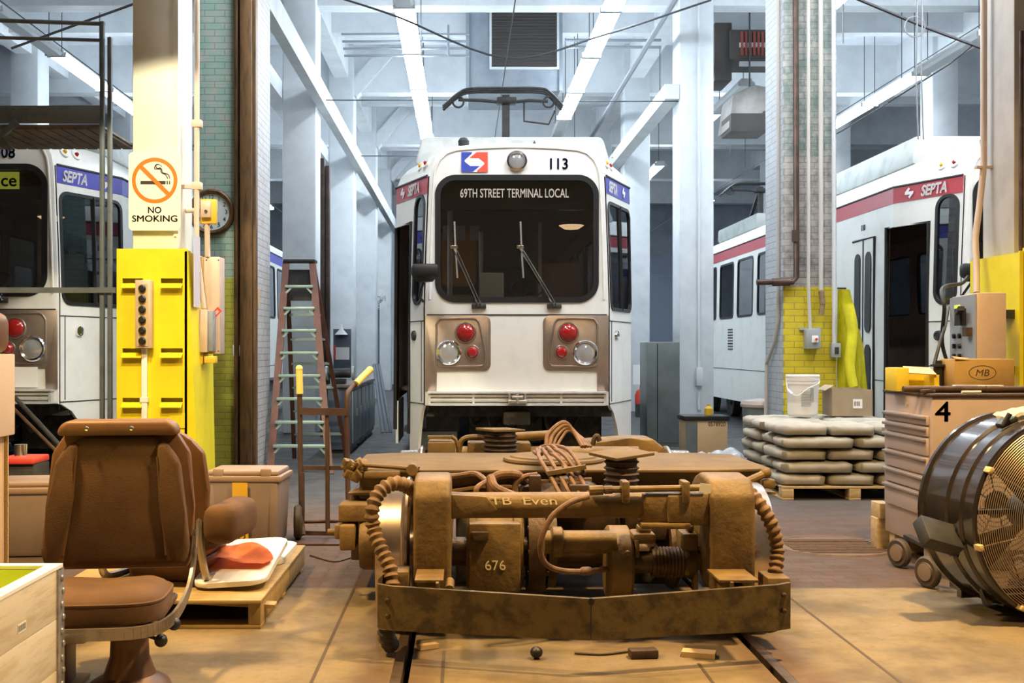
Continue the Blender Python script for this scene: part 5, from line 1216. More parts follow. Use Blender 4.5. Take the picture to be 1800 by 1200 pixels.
c = MB(); x = PX(436,11.5); c.box(x-.065,x+.055,11.41,11.568,0,ZC,.006); c.box(x+.06,x+.085,11.46,11.568,0,ZC); c.cyl((x-.115,11.5,0),(x-.115,11.5,ZC),.028,seg=12); tag(c.build('drain_pipe', m_rpipe), 'brown full height iron downpipe and channel on the left brick pier', 'pipe')
c = MB(); x2 = PX(417,11.5); c.cyl((x2,11.54,PZ(565,11.5)),(x2,11.54,ZC),.014); c.cyl((x2,11.54,PZ(612,11.5)),(x2,11.54,PZ(565,11.5)),.016); c.box(x2-.045,x2+.03,11.49,11.566,PZ(626,11.5),PZ(606,11.5),.006); tag(c.build('conduit', m_fit), 'white conduit with a small switch at its foot beside the brown downpipe', 'conduit')
c = MB(); c.prism([(.0,.0),(.05,.08),(.09,.10),(.10,.2),(.04,.24),(-.01,.22)], (-2.098,11.6,PZ(545,11.6)), (0,1,0), (0,0,1), (.006,0,0)); tag(c.build('torn_card', m_kraft), 'torn piece of brown card stuck on the white side of the left brick pier', 'card')
# ================================================================ RIGHT BRICK PIER FITTINGS
m_ironpipe = mat('dark_iron_pipe', (.07,.045,.035), .5, .4, (.13,.08,.06), 8); m_condr = mat('pale_conduit', (.52,.50,.47), .5); m_swgrey = mat('switch_grey', (.36,.40,.42), .45, .2)
YR = 11.76
def pipe(name, label, pts, r, m, cat='conduit', seg=10, extra=None):
    c = MB(); c.tube(pts, r, seg)
    if extra: extra(c)
    return tag(c.build(name, m), label, cat)
yp = YR-.05
pipe('iron_pipe', 'dark iron pipe coming down the right brick pier and turning left', [(PX(1397,yp),yp,ZC),(PX(1400,yp),yp,PZ(488,yp)),(PX(1394,yp),yp,PZ(495,yp)),(PX(1330,yp),yp,PZ(496,yp))], .030, m_ironpipe, 'pipe', extra=lambda c: (c.cyl((PX(1358,yp),yp,PZ(496,yp)),(PX(1388,yp),yp,PZ(495,yp)),.042), c.cyl((PX(1398.5,yp),yp,PZ(425,yp)),(PX(1398.5,yp),yp,PZ(405,yp)),.038)))
def with_box(x, ytop, ybot, w=.15, h=.19):
    pass
t = thing('disconnect_switch', 'grey disconnect switch box with conduit on the yellow part of the right brick pier', 'switch box', (PX(1424,YR), YR-.06, 1.3))
c = MB(); c.box(PX(1412,YR),PX(1437,YR),YR-.11,YR-.002,PZ(613,YR),PZ(578,YR),.008); c.box(PX(1404,YR),PX(1443,YR),YR-.03,YR-.002,PZ(580,YR),PZ(576,YR)); sw = c.build('switch_case', m_swgrey, t)
c = MB(); c.box(PX(1421,YR),PX(1432,YR),YR-.125,YR-.11,PZ(602,YR),PZ(590,YR),.004); c.build('switch_label', m_white, sw); c = MB(); c.cyl((PX(1428,YR),YR-.13,PZ(596,YR)),(PX(1428,YR),YR-.15,PZ(596,YR)),.012); c.build('switch_knob', m_redp, sw)
c = MB(); c.tube([(PX(1419,YR),YR-.04,ZC),(PX(1419,YR),YR-.04,PZ(500,YR)),(PX(1422,YR),YR-.04,PZ(578,YR))], .018, 10); c.build('conduit', m_condr, t)
t = thing('conduit_plug', 'beige conduit ending in a rusty plug connector on the right brick pier', 'conduit', (PX(1441,YR), YR-.04, 1.6))
c = MB(); c.cyl((PX(1440,YR),YR-.04,ZC),(PX(1441,YR),YR-.04,PZ(510,YR)),.022); c.build('conduit', m_condr, t)
c = MB(); c.cyl((PX(1441,YR),YR-.05,PZ(512,YR)),(PX(1443,YR),YR-.06,PZ(535,YR)),.03); c.cyl((PX(1443,YR),YR-.06,PZ(535,YR)),(PX(1440,YR),YR-.06,PZ(553,YR)),.026); c.build('plug', mat('rusty_plug', (.30,.22,.12), .6, .3, (.2,.12,.06), 20), t)
t = thing('outlet_box', 'small grey outlet box at the foot of the rightmost conduit on the right brick pier', 'switch box', (PX(1465,YR), YR-.04, 1.3))
c = MB(); c.cyl((PX(1462,YR),YR-.04,ZC),(PX(1464,YR),YR-.04,PZ(603,YR)),.02); c.build('conduit', m_fit, t)
c = MB(); c.box(PX(1458,YR),PX(1474,YR),YR-.08,YR-.002,PZ(628,YR),PZ(603,YR),.006); bx = c.build('outlet_case', m_swgrey, t); c = MB(); c.box(PX(1463,YR),PX(1470,YR),YR-.084,YR-.08,PZ(622,YR),PZ(610,YR)); c.build('outlet_face', m_dark, bx)
pipe('conduit', 'white conduit curving down the pale left side of the right brick pier', [(3.275,11.85,ZC),(3.275,11.85,PZ(560,11.8)),(3.27,11.95,PZ(600,11.8)),(3.262,12.25,PZ(640,11.8)),(3.262,12.3,.3)], .02, m_condr)
# yellow raincoat hanging on the right side of the pier
m_coat = mat('yellow_raincoat', (.72,.68,.03), .4, 0, (.60,.55,.02), 5)
c = MB(); G = []; n_u, n_v = 16, 18
for j in range(n_v+1):
    row = []; v = j/n_v; z = PZ(508,11.7)+(PZ(692,11.7)-PZ(508,11.7))*v
    for i in range(n_u+1):
        u = i/n_u; xr = 3.95+.19*min(1, v*1.35+.25)-(.03 if .28 < v < .34 else 0)+.06*max(0,v-.6); x = 3.87+(xr-3.87)*u
        row.append(c.bm.verts.new((x, 11.78-.06*math.sin(u*PI)+.035*math.sin(u*13+3*v)*v-.05*v*u, z+.02*math.sin(6*u)*v)))
    G.append(row)
for j in range(n_v):
    for i in range(n_u): c.face([G[j][i],G[j][i+1],G[j+1][i+1],G[j+1][i]])
bmesh.ops.solidify(c.bm, geom=c.bm.faces[:], thickness=.03)
t = thing('raincoat', 'yellow raincoat hanging at the right edge of the right brick pier', 'raincoat', (3.97, 11.8, .9))
c.build('coat_body', m_coat, t, smooth=60)
c = MB(); c.tube(catmull([P(1490,535,11.66),P(1498,580,11.64),P(1494,640,11.62),P(1500,680,11.6)],6),[.06]*6+[.055]*6+[.05]*6+[.045], 12); c.build('sleeve', m_coat, t)
c = MB(); c.cyl((3.86,11.75,PZ(506,11.7)),(3.95,11.75,PZ(506,11.7)),.01); c.build('coat_hook', m_dark, t)
# ================================================================ PALLET OF SACKS
m_sack = mat('tan_paper_sack', (.40,.375,.31), .75, 0, (.31,.29,.24), 4, .4, .65, .25, 18); m_palletw = mat('pallet_wood', (.50,.37,.20), .75, 0, (.36,.26,.14), 5, stretch=(1,6,6))
px0, px1, py0, py1 = 2.76, 4.02, 9.85, 11.25
t = thing('pallet', 'wooden pallet under the stack of paper sacks right of the bogie', 'pallet', ((px0+px1)/2, (py0+py1)/2, 0))
for xx in (px0, (px0+px1)/2-.05, px1-.10):
    for yy in (py0, (py0+py1)/2-.06, py1-.12):
        c = MB(); c.box(xx, xx+.10, yy, yy+.12, .02, .10, .004); c.build('block', m_palletw, t)
for k in range(7):
    yy = py0+k*.205; c = MB(); c.box(px0, px1, yy, yy+.15, .10, .12, .003); c.build('deck_board', m_palletw, t)
for k in range(3):
    xx = (px0, (px0+px1)/2-.05, px1-.10)[k]; c = MB(); c.box(xx, xx+.10, py0, py1, 0, .02, .003); c.build('bottom_board', m_palletw, t)
def sack_mesh(L, W, Hh, seed):
    Hh *= .885; b = pillow(22, 16, L, W, Hh, 0, rnd=5); sd = Vector((seed*7.3, seed*3.1, 0))
    for v in b.bm.verts:
        u = v.co.x/(L/2); w = v.co.y/(W/2); top = v.co.z > .02
        e = max(abs(u), abs(w)); bulge = 1-.0*e
        nz_ = noise.noise(Vector((v.co.x*7, v.co.y*7, 0))+sd)*.013+noise.noise(Vector((v.co.x*16, v.co.y*16, 3))+sd)*.010
        if top: v.co.z = Hh*(.66+.34*(1-abs(u)**8)*(1-abs(w)**6))+nz_*.8-.006
        else: v.co.z = Hh*.22*(max(abs(u),abs(w))**10); v.co.x *= 1.0; v.co.y *= 1.0
    for v in b.bm.verts:
        if abs(v.co.z-Hh*.62) < .02: v.co.x *= 1.0; v.co.y *= 1.0
    return b
HL = .108
protoA = sack_mesh(.648, .425, HL*1.12, 1).build('paper_sack', m_sack, smooth=80, loc=(0,0,0))
protoB = sack_mesh(.648, .425, HL*1.12, 2).build('paper_sack', m_sack, smooth=80, loc=(0,0,0))
protoC = sack_mesh(.648, .425, HL*1.12, 3).build('paper_sack', m_sack, smooth=80, loc=(0,0,0))
lay_names = ['bottom', 'second lowest', 'middle', 'second highest', 'topmost']
first = [protoA, protoB, protoC]; nplaced = 0
for L_ in range(5):
    z = .122+L_*HL; spots = []
    if L_ % 2 == 0:    # three sacks end-on at the front, two broadside behind
        for i in range(3): spots.append((px0+.21+i*.425, py0+.34, PI/2, ('front left','front middle','front right')[i]))
        for i in range(2): 
            for j in range(2): spots.append((px0+.32+i*.64, py0+.90+j*.42, 0, (('middle left','middle right'),('back left','back right'))[j][i]))
    else:
        for i in range(2):
            for j in range(2): spots.append((px0+.33+i*.64, py0+.21+j*.42, 0, (('front left','front right'),('middle left','middle right'))[j][i]))
        for i in range(3): spots.append((px0+.21+i*.425, py0+1.17, PI/2, ('back left','back middle','back right')[i]))
    for (x, y, rz, nm) in spots:
        src = first[(nplaced*7+L_) % 3] if nplaced > 2 else first[nplaced]
        o = src if nplaced < 3 else src.copy()
        if nplaced > 2: COL.objects.link(o)
        jit = random.uniform(-.012, .012)
        o.location = (x+jit, y+random.uniform(-.012,.012), z+random.uniform(-.001,.003)); o.rotation_euler = (0, 0, rz+random.uniform(-.05,.05)+(PI if random.random() < .5 else 0))
        tag(o, 'tan paper sack, %s of the %s layer of the stack on the pallet' % (nm, lay_names[L_]), 'sack', 'paper sacks stacked on the pallet')
        nplaced += 1
ztop = .122+5*HL+.01
# bucket and open box on the sacks
m_bucket = mat('white_bucket', (.74,.74,.72), .4); m_boxk = mat('brown_box', (.36,.29,.20), .75, 0, (.30,.24,.17), 3)
yb = 10.85; bx = PX(1411,yb)
t = thing('bucket', 'white plastic bucket standing on the sacks in front of the right brick pier', 'bucket', (bx, yb, ztop))
c = MB(); c.lathe([(0,0),(.130,0),(.136,.01),(.150,.30),(.156,.305),(.156,.325),(.151,.33),(.158,.335),(.158,.355),(.152,.36),(.157,.365),(.157,.385),(.152,.392),(.146,.39),(.140,.02),(0,.02)], (bx,yb,ztop), (0,0,1), 36); c.build('tub', m_bucket, t)
c = MB(); c.tube(catmull([(bx-.16,yb-.02,ztop+.34),(bx-.165,yb-.10,ztop+.24),(bx-.10,yb-.165,ztop+.20),(bx+.0,yb-.18,ztop+.27),(bx+.10,yb-.15,ztop+.31),(bx+.158,yb-.02,ztop+.34)],6), .004, 6); c.tube([(bx-.14,yb-.14,ztop+.212),(bx-.165,yb-.09,ztop+.25)], .012, 8); c.build('handle', m_white, t)
c = MB()
for k in range(7): c.bar((bx-.06,yb-.151-.0005*k,ztop+.10+k*.022),(bx+.02+.01*(k%3),yb-.151-.0005*k,ztop+.10+k*.022),.002,.008)
c.box(bx+.03,bx+.06,yb-.150,yb-.143,ztop+.14,ztop+.27); c.build('print', m_swgrey, t)
yc = 10.95; x0, x1 = PX(1454,yc), PX(1524,yc); zt = PZ(682,yc)
t = thing('cardboard_box', 'open brown cardboard box with a white label on the sacks beside the bucket', 'box', ((x0+x1)/2, yc, ztop))
c = MB(); c.box(x0,x1,yc-.15,yc-.14,ztop,zt-.01); c.box(x0,x1,yc+.14,yc+.15,ztop,zt); c.box(x0,x0+.01,yc-.14,yc+.14,ztop,zt); c.box(x1-.01,x1,yc-.14,yc+.14,ztop,zt-.01); c.box(x0+.01,x1-.01,yc-.14,yc+.14,ztop,ztop+.01); c.build('carton', m_boxk, t)
c = MB(); c.obox((x0-.02,yc,zt+.005),(.10,.27,.006),(0,-.5,0)); c.build('flap', m_boxk, t)
c = MB(); c.box(PX(1490,yc),PX(1506,yc),yc-.153,yc-.1502,PZ(716,yc),PZ(700,yc)); lb = c.build('label', m_white, t); c = MB(); 
for k in range(5): c.box(PX(1492,yc)+k*.012,PX(1492,yc)+k*.012+.006,yc-.1536,yc-.153,PZ(712,yc),PZ(704,yc))
c.build('barcode', m_black, lb)
# ================================================================ RIGHT COLUMN GUARD, CONTROL BOX
m_ol = m_yel
xg = 3.90
t = thing('column_guard', 'yellow steel guard around the foot of the mauve grey column at the right edge', 'column guard', (4.2, 8.5, 0))
c = MB(); c.box(xg, xg+.02, 8.0, 8.76, 0, 1.99); c.box(xg, xg+.025, 7.98, 8.0, 0, 2.0); c.build('guard_side', m_yel, t)
c = MB(); c.box(xg+.03, 4.6, 7.98, 8.0, 0, 2.02); c.box(xg+.02,3.985,8.0,8.76,1.97,1.99); c.build('guard_front', m_yel, t)
c = MB(); c.box(3.94,4.0,7.96,7.978,1.62,1.86); c.build('guard_label', m_tagw, t)
c = MB(); c.box(3.97,4.05,7.90,7.96,1.30,1.55,.005); tag(c.build('small_box', m_boxbeige), 'dark small box on the front of the right column guard', 'box')
x5 = PX(1727,8.6)
c = MB(); c.tube([(x5+.01,8.6,ZC),(x5+.01,8.6,PZ(290,8.6)),(PX(1722,8.6),8.6,PZ(360,8.6)),(PX(1709,8.6),8.55,PZ(420,8.6)),(PX(1706,8.6),8.5,PZ(470,8.6)),(PX(1706,8.5),8.4,PZ(515,8.4))], .024, 12); c.box(x5-.05,x5+.10,8.58,8.62,PZ(296,8.6),PZ(292,8.6)); tag(c.build('conduit', m_cond), 'thick grey flexible conduit bending down to the control box at the right', 'conduit')
c = MB(); c.cyl((x5+.11,8.7,2.0),(x5+.11,8.7,ZC),.014); tag(c.build('conduit', m_fit), 'thin white conduit behind the thick bent conduit at the right column', 'conduit')
c = MB(); c.box(4.13,4.3,8.10,8.24,3.55,3.75,.02); c.cyl((4.02,8.2,2.02),(4.02,8.2,3.6),.016); tag(c.build('junction_box', m_ironpipe), 'rusty junction box high on the front of the right column', 'electrical box')
# control box with a cut corner, hung on the guard
m_ctl = mat('control_grey', (.30,.33,.38), .4, .1); m_ctlside = m_boxbeige
Yk0, Yk1 = 7.62, 8.3
kx = PX(1718,Yk0)
t = thing('control_panel', 'grey control panel box with black rotary handle standing behind the tool cabinet', 'control panel', (kx+.1, 8.0, 1.05))
z0, z1 = 1.03, PZ(514,Yk0)
c = MB(); c.prism([(kx,Yk0),(kx+.195,Yk0+.0),(kx+.195,Yk1),(PX(1672,Yk1)+.005,Yk1)], (0,0,z0), (1,0,0), (0,1,0), (0,0,z1-z0), .006); c.build('enclosure', m_ctlside, t)
fA = Vector((kx,Yk0,0)); fB = Vector((PX(1672,Yk1),Yk1,0)); fu = (fA-fB).normalized(); fn = Vector((-fu.y*-1, -fu.x, 0)); fn = fu.cross(Vector((0,0,1))); fL = (fA-fB).length
if fn.x > 0: fn = -fn
def fp(u, z, off=0): return fB+fu*(u*fL)+Vector((0,0,z))+fn*off
c = MB(); c._hexa([fp(.02,z0+.01,.002),fp(.98,z0+.01,.002),fp(.98,z1-.01,.002),fp(.02,z1-.01,.002),fp(.02,z0+.01,.012),fp(.98,z0+.01,.012),fp(.98,z1-.01,.012),fp(.02,z1-.01,.012)]); dr = c.build('panel_door', m_ctl, t)
c = MB(); c.box(kx+.19,3.905,8.05,8.2,z0+.1,z0+.16); c.box(kx+.19,3.905,8.05,8.2,z1-.16,z1-.1); c.build('mounting_bracket', m_dark, t)
zz = lambda py: PZ(py, 7.9)
c = MB(); c._hexa([fp(.48,zz(572),.013),fp(.66,zz(572),.013),fp(.66,zz(542),.013),fp(.48,zz(542),.013),fp(.48,zz(572),.06),fp(.66,zz(572),.05),fp(.66,zz(542),.06),fp(.48,zz(542),.06)]); c.bar(fp(.58,zz(550),.05),fp(.82,zz(543),.07),.04,.03); c.build('rotary_handle', m_black, dr)
c = MB(); c._hexa([fp(.20,zz(566),.0125),fp(.44,zz(566),.0125),fp(.44,zz(534),.0125),fp(.20,zz(534),.0125),fp(.20,zz(566),.014),fp(.44,zz(566),.014),fp(.44,zz(534),.014),fp(.20,zz(534),.014)]); c.build('warning_label', m_yelsign, dr)
for r in range(3):
    for k in range(2):
        c = MB(); q = fp(.24+k*.22,zz(590+r*18),.012); c.cyl(q,q+fn*.02,.018,seg=12); c.build('push_button', m_black, dr)
c = MB(); q = fp(.82,zz(584),.012); c._hexa([q+fu*a+Vector((0,0,b_))+fn*d for d in (0,.04) for (a,b_) in ((-.05,-.03),(.05,-.03),(.05,.03),(-.05,.03))]); c.build('selector', m_rust2, dr)
c = MB(); 
c.tube(catmull([P(1666,640,8.36),P(1656,600,8.2),P(1660,540,8.0),P(1655,512,8.1),P(1665,502,8.25),P(1690,498,8.36),P(1702,486,8.4)],6), .014, 8); c.tube(catmull([P(1642,640,7.9),P(1653,600,7.95),P(1662,570,8.1),P(1667,540,8.35)],6), .012, 8); tag(c.build('power_cable', m_dark), 'dark crossing power cables hanging left of the grey control panel', 'cable')
# ================================================================ TOOL CABINET
m_cab = mat('mauve_cabinet_paint', (.42,.33,.29), .45, 0, (.37,.29,.255), 2.5); m_drawershade = mat('drawer_front', (.42,.345,.32), .4); m_pull = mat('drawer_pull', (.42,.36,.34), .35, .6)
kx0, kx1, ky0, ky1, kz0, kz1 = 2.735, 3.75, 6.67, 7.42, .13, 1.03
t = thing('tool_cabinet', 'mauve steel drawer cabinet marked 4 standing behind the drum fan', 'tool cabinet', ((kx0+kx1)/2, (ky0+ky1)/2, 0))
c = MB(); c.box(kx0+.012, kx1, ky0, ky1, kz0, kz1, .006); c.build('cabinet_body', m_cab, t)
c = MB(); c.box(kx0, kx1+.02, ky0-.012, ky1+.01, kz1+.0005, kz1+.018, .004); c.build('worktop', m_rust2, t)
sF = F/ky0
zd = lambda py: EYE-(py-CY)/sF
edges = [730,750,770,804,838,868,912]
for k, (a, d) in enumerate(zip(edges, edges[1:])):
    za, zb = zd(d)+.006, zd(a)-.006
    c = MB(); c.box(kx0-.006, kx0+.011, ky0+.04, ky1-.04, za, zb, .003); d_ = c.build('drawer', m_drawershade, t)
    c = MB(); c.box(kx0-.026, kx0-.0065, ky0+.045, ky1-.045, zb-.022, zb-.004, .004); c.build('drawer_pull', m_pull, d_)
c = MB(); c.lathe([(.012,0),(.012,.008),(0,.008)], (kx0+.011,(ky0+ky1)/2,zd(715)), (-1,0,0), 12); c.build('lock', m_chrome, t)
text('4', 'number', m_black, t, (PX(1644,ky0), ky0-.0005, zd(740)), (1,0,0), (0,0,1), 34/sF, 26/sF, depth=.0015, bold=.012)
for yy in (ky0+.08, ky1-.12):
    c = MB(); c.box(kx0+.03, kx1, yy, yy+.09, 0, kz0-.001, .004); c.build('skid', m_palletw, t)
# things on the cabinet
zt = kz1+.0185
m_yelbox = mat('yellow_carton', (.74,.56,.04), .55, 0, (.66,.48,.03), 6); m_kr = mat('brown_carton', (.38,.24,.075), .7, 0, (.30,.185,.06), 4)
def on(px, Y): return PX(px, Y)
Y1 = 7.15; x0, x1 = on(1566,Y1), on(1641,Y1); h = .145
t = thing('parts_carton', 'torn yellow carton on the left end of the tool cabinet', 'box', ((x0+x1)/2, Y1, zt))
c = MB(); c.box(x0,x0+.075,Y1-.1,Y1+.1,zt,zt+h,.003); c.box(x0+.075,x1,Y1+.08,Y1+.1,zt,zt+h); c.box(x0+.075,x1,Y1-.1,Y1-.085,zt,zt+.035); c.box(x1-.03,x1,Y1-.085,Y1+.08,zt,zt+h*.7); c.box(x0+.075,x1-.03,Y1-.085,Y1+.08,zt,zt+.01); c.build('carton', m_yelbox, t)
c = MB(); c.obox(((x0+x1)/2+.03,Y1-.04,zt+h*.88),(.17,.12,.006),(.35,.05,0)); c.build('torn_flap', m_kraft, t)
Y2 = 7.2; xx = on(1650,Y2)
t = thing('black_spool', 'black spool standing between the yellow carton and the brown carton', 'spool', (xx, Y2, zt))
c = MB(); c.lathe([(0,0),(.05,0),(.05,.01),(.032,.012),(.032,.15),(.05,.152),(.05,.165),(.02,.166),(.02,.19),(0,.19)], (xx,Y2,zt), (0,0,1), 24); c.box(xx-.08,xx+.08,Y2-.01,Y2+.01,zt+.152,zt+.158); c.build('spool', m_black, t)
Y3 = 7.12; x0, x1 = on(1666,Y3), on(1770,Y3); h = .20
t = thing('brown_carton', 'brown carton with an oval mark on the tool cabinet below the control panel', 'box', ((x0+x1)/2, Y3, zt))
c = MB(); c.box(x0,x1,Y3-.1,Y3+.13,zt,zt+h,.004); c.obox((x0+.05,Y3-.08,zt+h+.003),(.10,.05,.006),(.3,.1,.1)); bc = c.build('carton', m_kr, t)
c = MB(); cx_ = on(1727,Y3-.1); cz_ = zt+h*.58
c.ringplate([(cx_+.085*math.cos(a),Y3-.1015,cz_+.045*math.sin(a)) for a in [2*PI*k/32 for k in range(32)]], [(cx_+.081*math.cos(a),Y3-.1015,cz_+.042*math.sin(a)) for a in [2*PI*k/32 for k in range(32)]], (0,.0012,0)); c.build('oval_mark', m_rust2, bc)
text('MB', 'carton_text', m_rust2, bc, (cx_, Y3-.1005, cz_-.02), (1,0,0), (0,0,1), .04, .085, depth=.001, shear=.2, bold=.0, align='CENTER')
Y4 = 6.95; x0, x1 = on(1676,Y4), on(1762,Y4)
c = MB(); c.box(x0,x1,Y4-.02,Y4+.02,zt+.012,zt+.042,.002); t = thing('thin_box', 'thin purple and white box lying in front of the brown carton', 'box', ((x0+x1)/2, Y4, zt)); c.build('box_body', m_tagw, t)
c = MB(); c.box(x0+.004,on(1716,Y4),Y4-.0215,Y4-.0201,zt+.013,zt+.041); c.build('box_panel', mat('purple_print', (.22,.13,.40), .5), t)
c = MB(); c.box(x0,x1,Y4-.02,Y4+.02,zt,zt+.0115); c.build('box_base', m_kraft, t)
c = MB(); c.cyl((on(1592,6.8),6.84,zt+.02),(3.9,6.86,zt+.02),.02,seg=12); c.cyl((on(1738,6.8),6.84,zt+.02),(on(1762,6.8),6.84,zt+.02),.0215,seg=12); tag(c.build('steel_rod', m_rust2), 'long rusty steel rod lying along the front of the tool cabinet top', 'rod')
c = MB(); c.cyl((on(1692,6.72),6.73,zt+.008),(on(1728,6.72),6.75,zt+.008),.008,seg=10); tag(c.build('marker_pen', m_cream), 'pale marker pen lying at the front edge of the tool cabinet top', 'pen')
c = MB(); c.obox((on(1630,6.75),6.76,zt+.012),(.06,.05,.02),(0,0,.4),.004); c.obox((on(1640,6.75),6.78,zt+.01),(.05,.03,.016),(0,0,-.3),.003); tag(c.build('tool_scrap', m_rust2), 'small heap of rusty scrap at the corner of the tool cabinet top', 'scrap')
# pallet bits and boards behind the cabinet's left side
c = MB(); 
for k in range(4): c.box(2.70-.0, 2.725, 7.0, 7.42, .30+k*.05, .335+k*.05) if False else None
c.box(2.71,2.80,7.46,7.58,0,.20,.004); c.box(2.72,2.80,7.44,7.60,.20,.30,.004); tag(c.build('timber_block', m_palletw), 'short timber blocks standing at the back corner of the tool cabinet', 'block')
# ================================================================ DRUM FAN
m_fanb = mat('glossy_black_drum', (.02,.016,.015), .22, 0, (.035,.025,.02), 6, coat=.6); m_guard = mat('fan_guard_wire', (.34,.26,.18), .4, .7); m_blade = mat('fan_blade', (.20,.15,.10), .4, .6); m_hub = mat('caster_hub_grey', (.20,.15,.12), .5); m_wheelb = mat('caster_rubber', (.06,.045,.035), .6)
FX, FY, FZ, FR, FA = 2.87, 5.42, .50, .475, .16
t = thing('drum_fan', 'large black drum fan with wire guard in front of the tool cabinet at the right', 'fan', (FX, FY, 0), FA)
K = dict(parent=t, local=True); D = .46; tilt = .0
c = MB(); prof = [(FR,0),(FR+.012,.004),(FR+.012,.02),(FR,.026),(FR,.10),(FR+.012,.11),(FR+.012,.125),(FR,.135),(FR,.22),(FR+.012,.23),(FR+.012,.245),(FR,.255),(FR,D-.03),(FR+.016,D-.02),(FR+.016,D),(FR-.012,D),(FR-.012,0)]
c.lathe(prof, (0,0,FZ), (0,1,0), 80, closed=True); c.build('drum', m_fanb, smooth=50, **K)
for side, yy in (('front',-.02),('back',D+.02)):
    c = MB(); s = -1 if side == 'front' else 1
    nr = 42 if side == 'front' else 18
    for k in range(nr):
        r = .07+(FR-.075)*k/(nr-1); y_ = yy+s*.055*(1-(r/FR)**2)
        c.tube([(r*math.cos(a), y_, FZ+r*math.sin(a)) for a in [2*PI*q/56 for q in range(56)]], .0024, 4, closed=True)
    for q in range(8):
        a = 2*PI*q/8+.25; c.tube([(r*math.cos(a), yy-s*.004+s*.055*(1-(r/FR)**2), FZ+r*math.sin(a)) for r in (.06,.2,.33,FR+.005)], .0045, 6)
    c.lathe([(0,0),(.07,0),(.07,.006),(0,.006)], (0,yy+s*.055,FZ), (0,1,0), 24); c.build('guard', m_guard, **K)
for q in range(8):
    a = 2*PI*q/8+.25; c = MB(); c.obox(((FR+.002)*math.cos(a),-.012,FZ+(FR+.002)*math.sin(a)),(.022,.05,.03),(0,-a,0),.004); c.build('guard_clip', m_kraft2, **K)
for q in range(4):
    a0 = 2*PI*q/4+.5; c = MB(); G = []
    for j in range(7):
        r = .08+.36*j/6; wv = .5*(1-.25*j/6); row = []
        for i in range(6):
            a = a0+(-.5+i/5)*wv*1.5; row.append(c.bm.verts.new((r*math.cos(a), .16+(i/5-.5)*.16*(1-.4*j/6), FZ+r*math.sin(a))))
        G.append(row)
    for j in range(6):
        for i in range(5): c.face([G[j][i],G[j][i+1],G[j+1][i+1],G[j+1][i]])
    bmesh.ops.solidify(c.bm, geom=c.bm.faces[:], thickness=.004); c.build('blade', m_blade, smooth=60, **K)
c = MB(); c.cyl((0,.10,FZ),(0,.34,FZ),.085,seg=24); c.bar((-FR+.01,.30,FZ),(FR-.01,.30,FZ),.04,.02); c.build('motor', m_dark, **K)
c = MB(); c.obox((-.575,.14,.415),(.20,.15,.07),(.75,.28,.10),.006); c.bar((-.52,.2,.38),(-.40,.24,.30),.05,.05); c.build('control_box', m_dark, **K)
c = MB(); 
for s in (-1, 1): c.bar((s*.17,.2,.065),(s*.17,D+.2,.065),.035,.035); c.bar((s*.26,.22,.06),(s*.30,.22,.16),.04,.03)
c.bar((-.26,D+.0,.06),(.26,D+.0,.06),.04,.04); c.bar((-.20,.3,.065),(.17,.3,.065),.04,.04); c.build('stand', m_fanb, **K)
inv = Matrix.Rotation(-FA, 4, 'Z') @ Matrix.Translation((-FX,-FY,0))
for (wx, wy) in ((2.615,6.83),(2.55,6.25),(3.12,5.55),(3.1,6.3)):
    q = inv @ Vector((wx, wy, .088)); c = MB(); c.lathe([(0,-.028),(.05,-.028),(.055,-.02),(.075,-.022),(.086,-.012),(.086,.012),(.075,.022),(.055,.02),(.05,.028),(0,.028)], q, (1,.25,0), 28); wh = c.build('caster', m_wheelb, **K)
    c = MB(); c.lathe([(0,.032),(.012,.032),(.048,.0285),(.048,-.0285),(.012,-.032),(0,-.032)], q, (1,.25,0), 20); c.build('caster_hub', m_hub, wh, True)
    c = MB(); c.bar(q+Vector((.05,0,.0)), q+Vector((.05,0,.1)), .012, .05); c.bar(q+Vector((.05,0,.1)), (q.x*.9+.10, min(q.y,D+.3), .085), .05, .02); c.build('caster_fork', m_dark, wh, True)
c = MB(); c.obox((.02,.06,.02),(.07,.09,.036),(0,0,0),.008); c.build('foot', m_kraft2, **K)
c = MB(); c.obox((-.20,.16,FZ+.455),(.10,.05,.03),(0,-.4,0),.01); c.cyl((-.235,.14,FZ+.44),(-.21,.12,FZ+.50),.012,seg=10); c.build('lifting_lug', m_dark, **K)
# rag on the fan
c = MB(); G = []
for j in range(9):
    row = []
    for i in range(13):
        u = i/12; v = j/8; x = 2.66+u*.30; y = 5.52+v*.22; dx, dy = x-FX, 0
        rr = math.hypot(dx,0); zr = FZ+math.sqrt(max(.01,(FR+.022)**2-dx*dx)); row.append(c.bm.verts.new((x+.02*math.sin(9*v), y+.015*math.sin(8*u), zr+.012+.014*abs(math.sin(11*u+4*v))+.010*math.cos(13*v+2*u))))
    G.append(row)
for j in range(8):
    for i in range(12): c.face([G[j][i],G[j][i+1],G[j+1][i+1],G[j+1][i]])
bmesh.ops.solidify(c.bm, geom=c.bm.faces[:], thickness=.008); tag(c.build('rag', mat('white_rag', (.78,.74,.60), .85), smooth=60), 'crumpled white rag lying on top of the drum fan', 'rag')
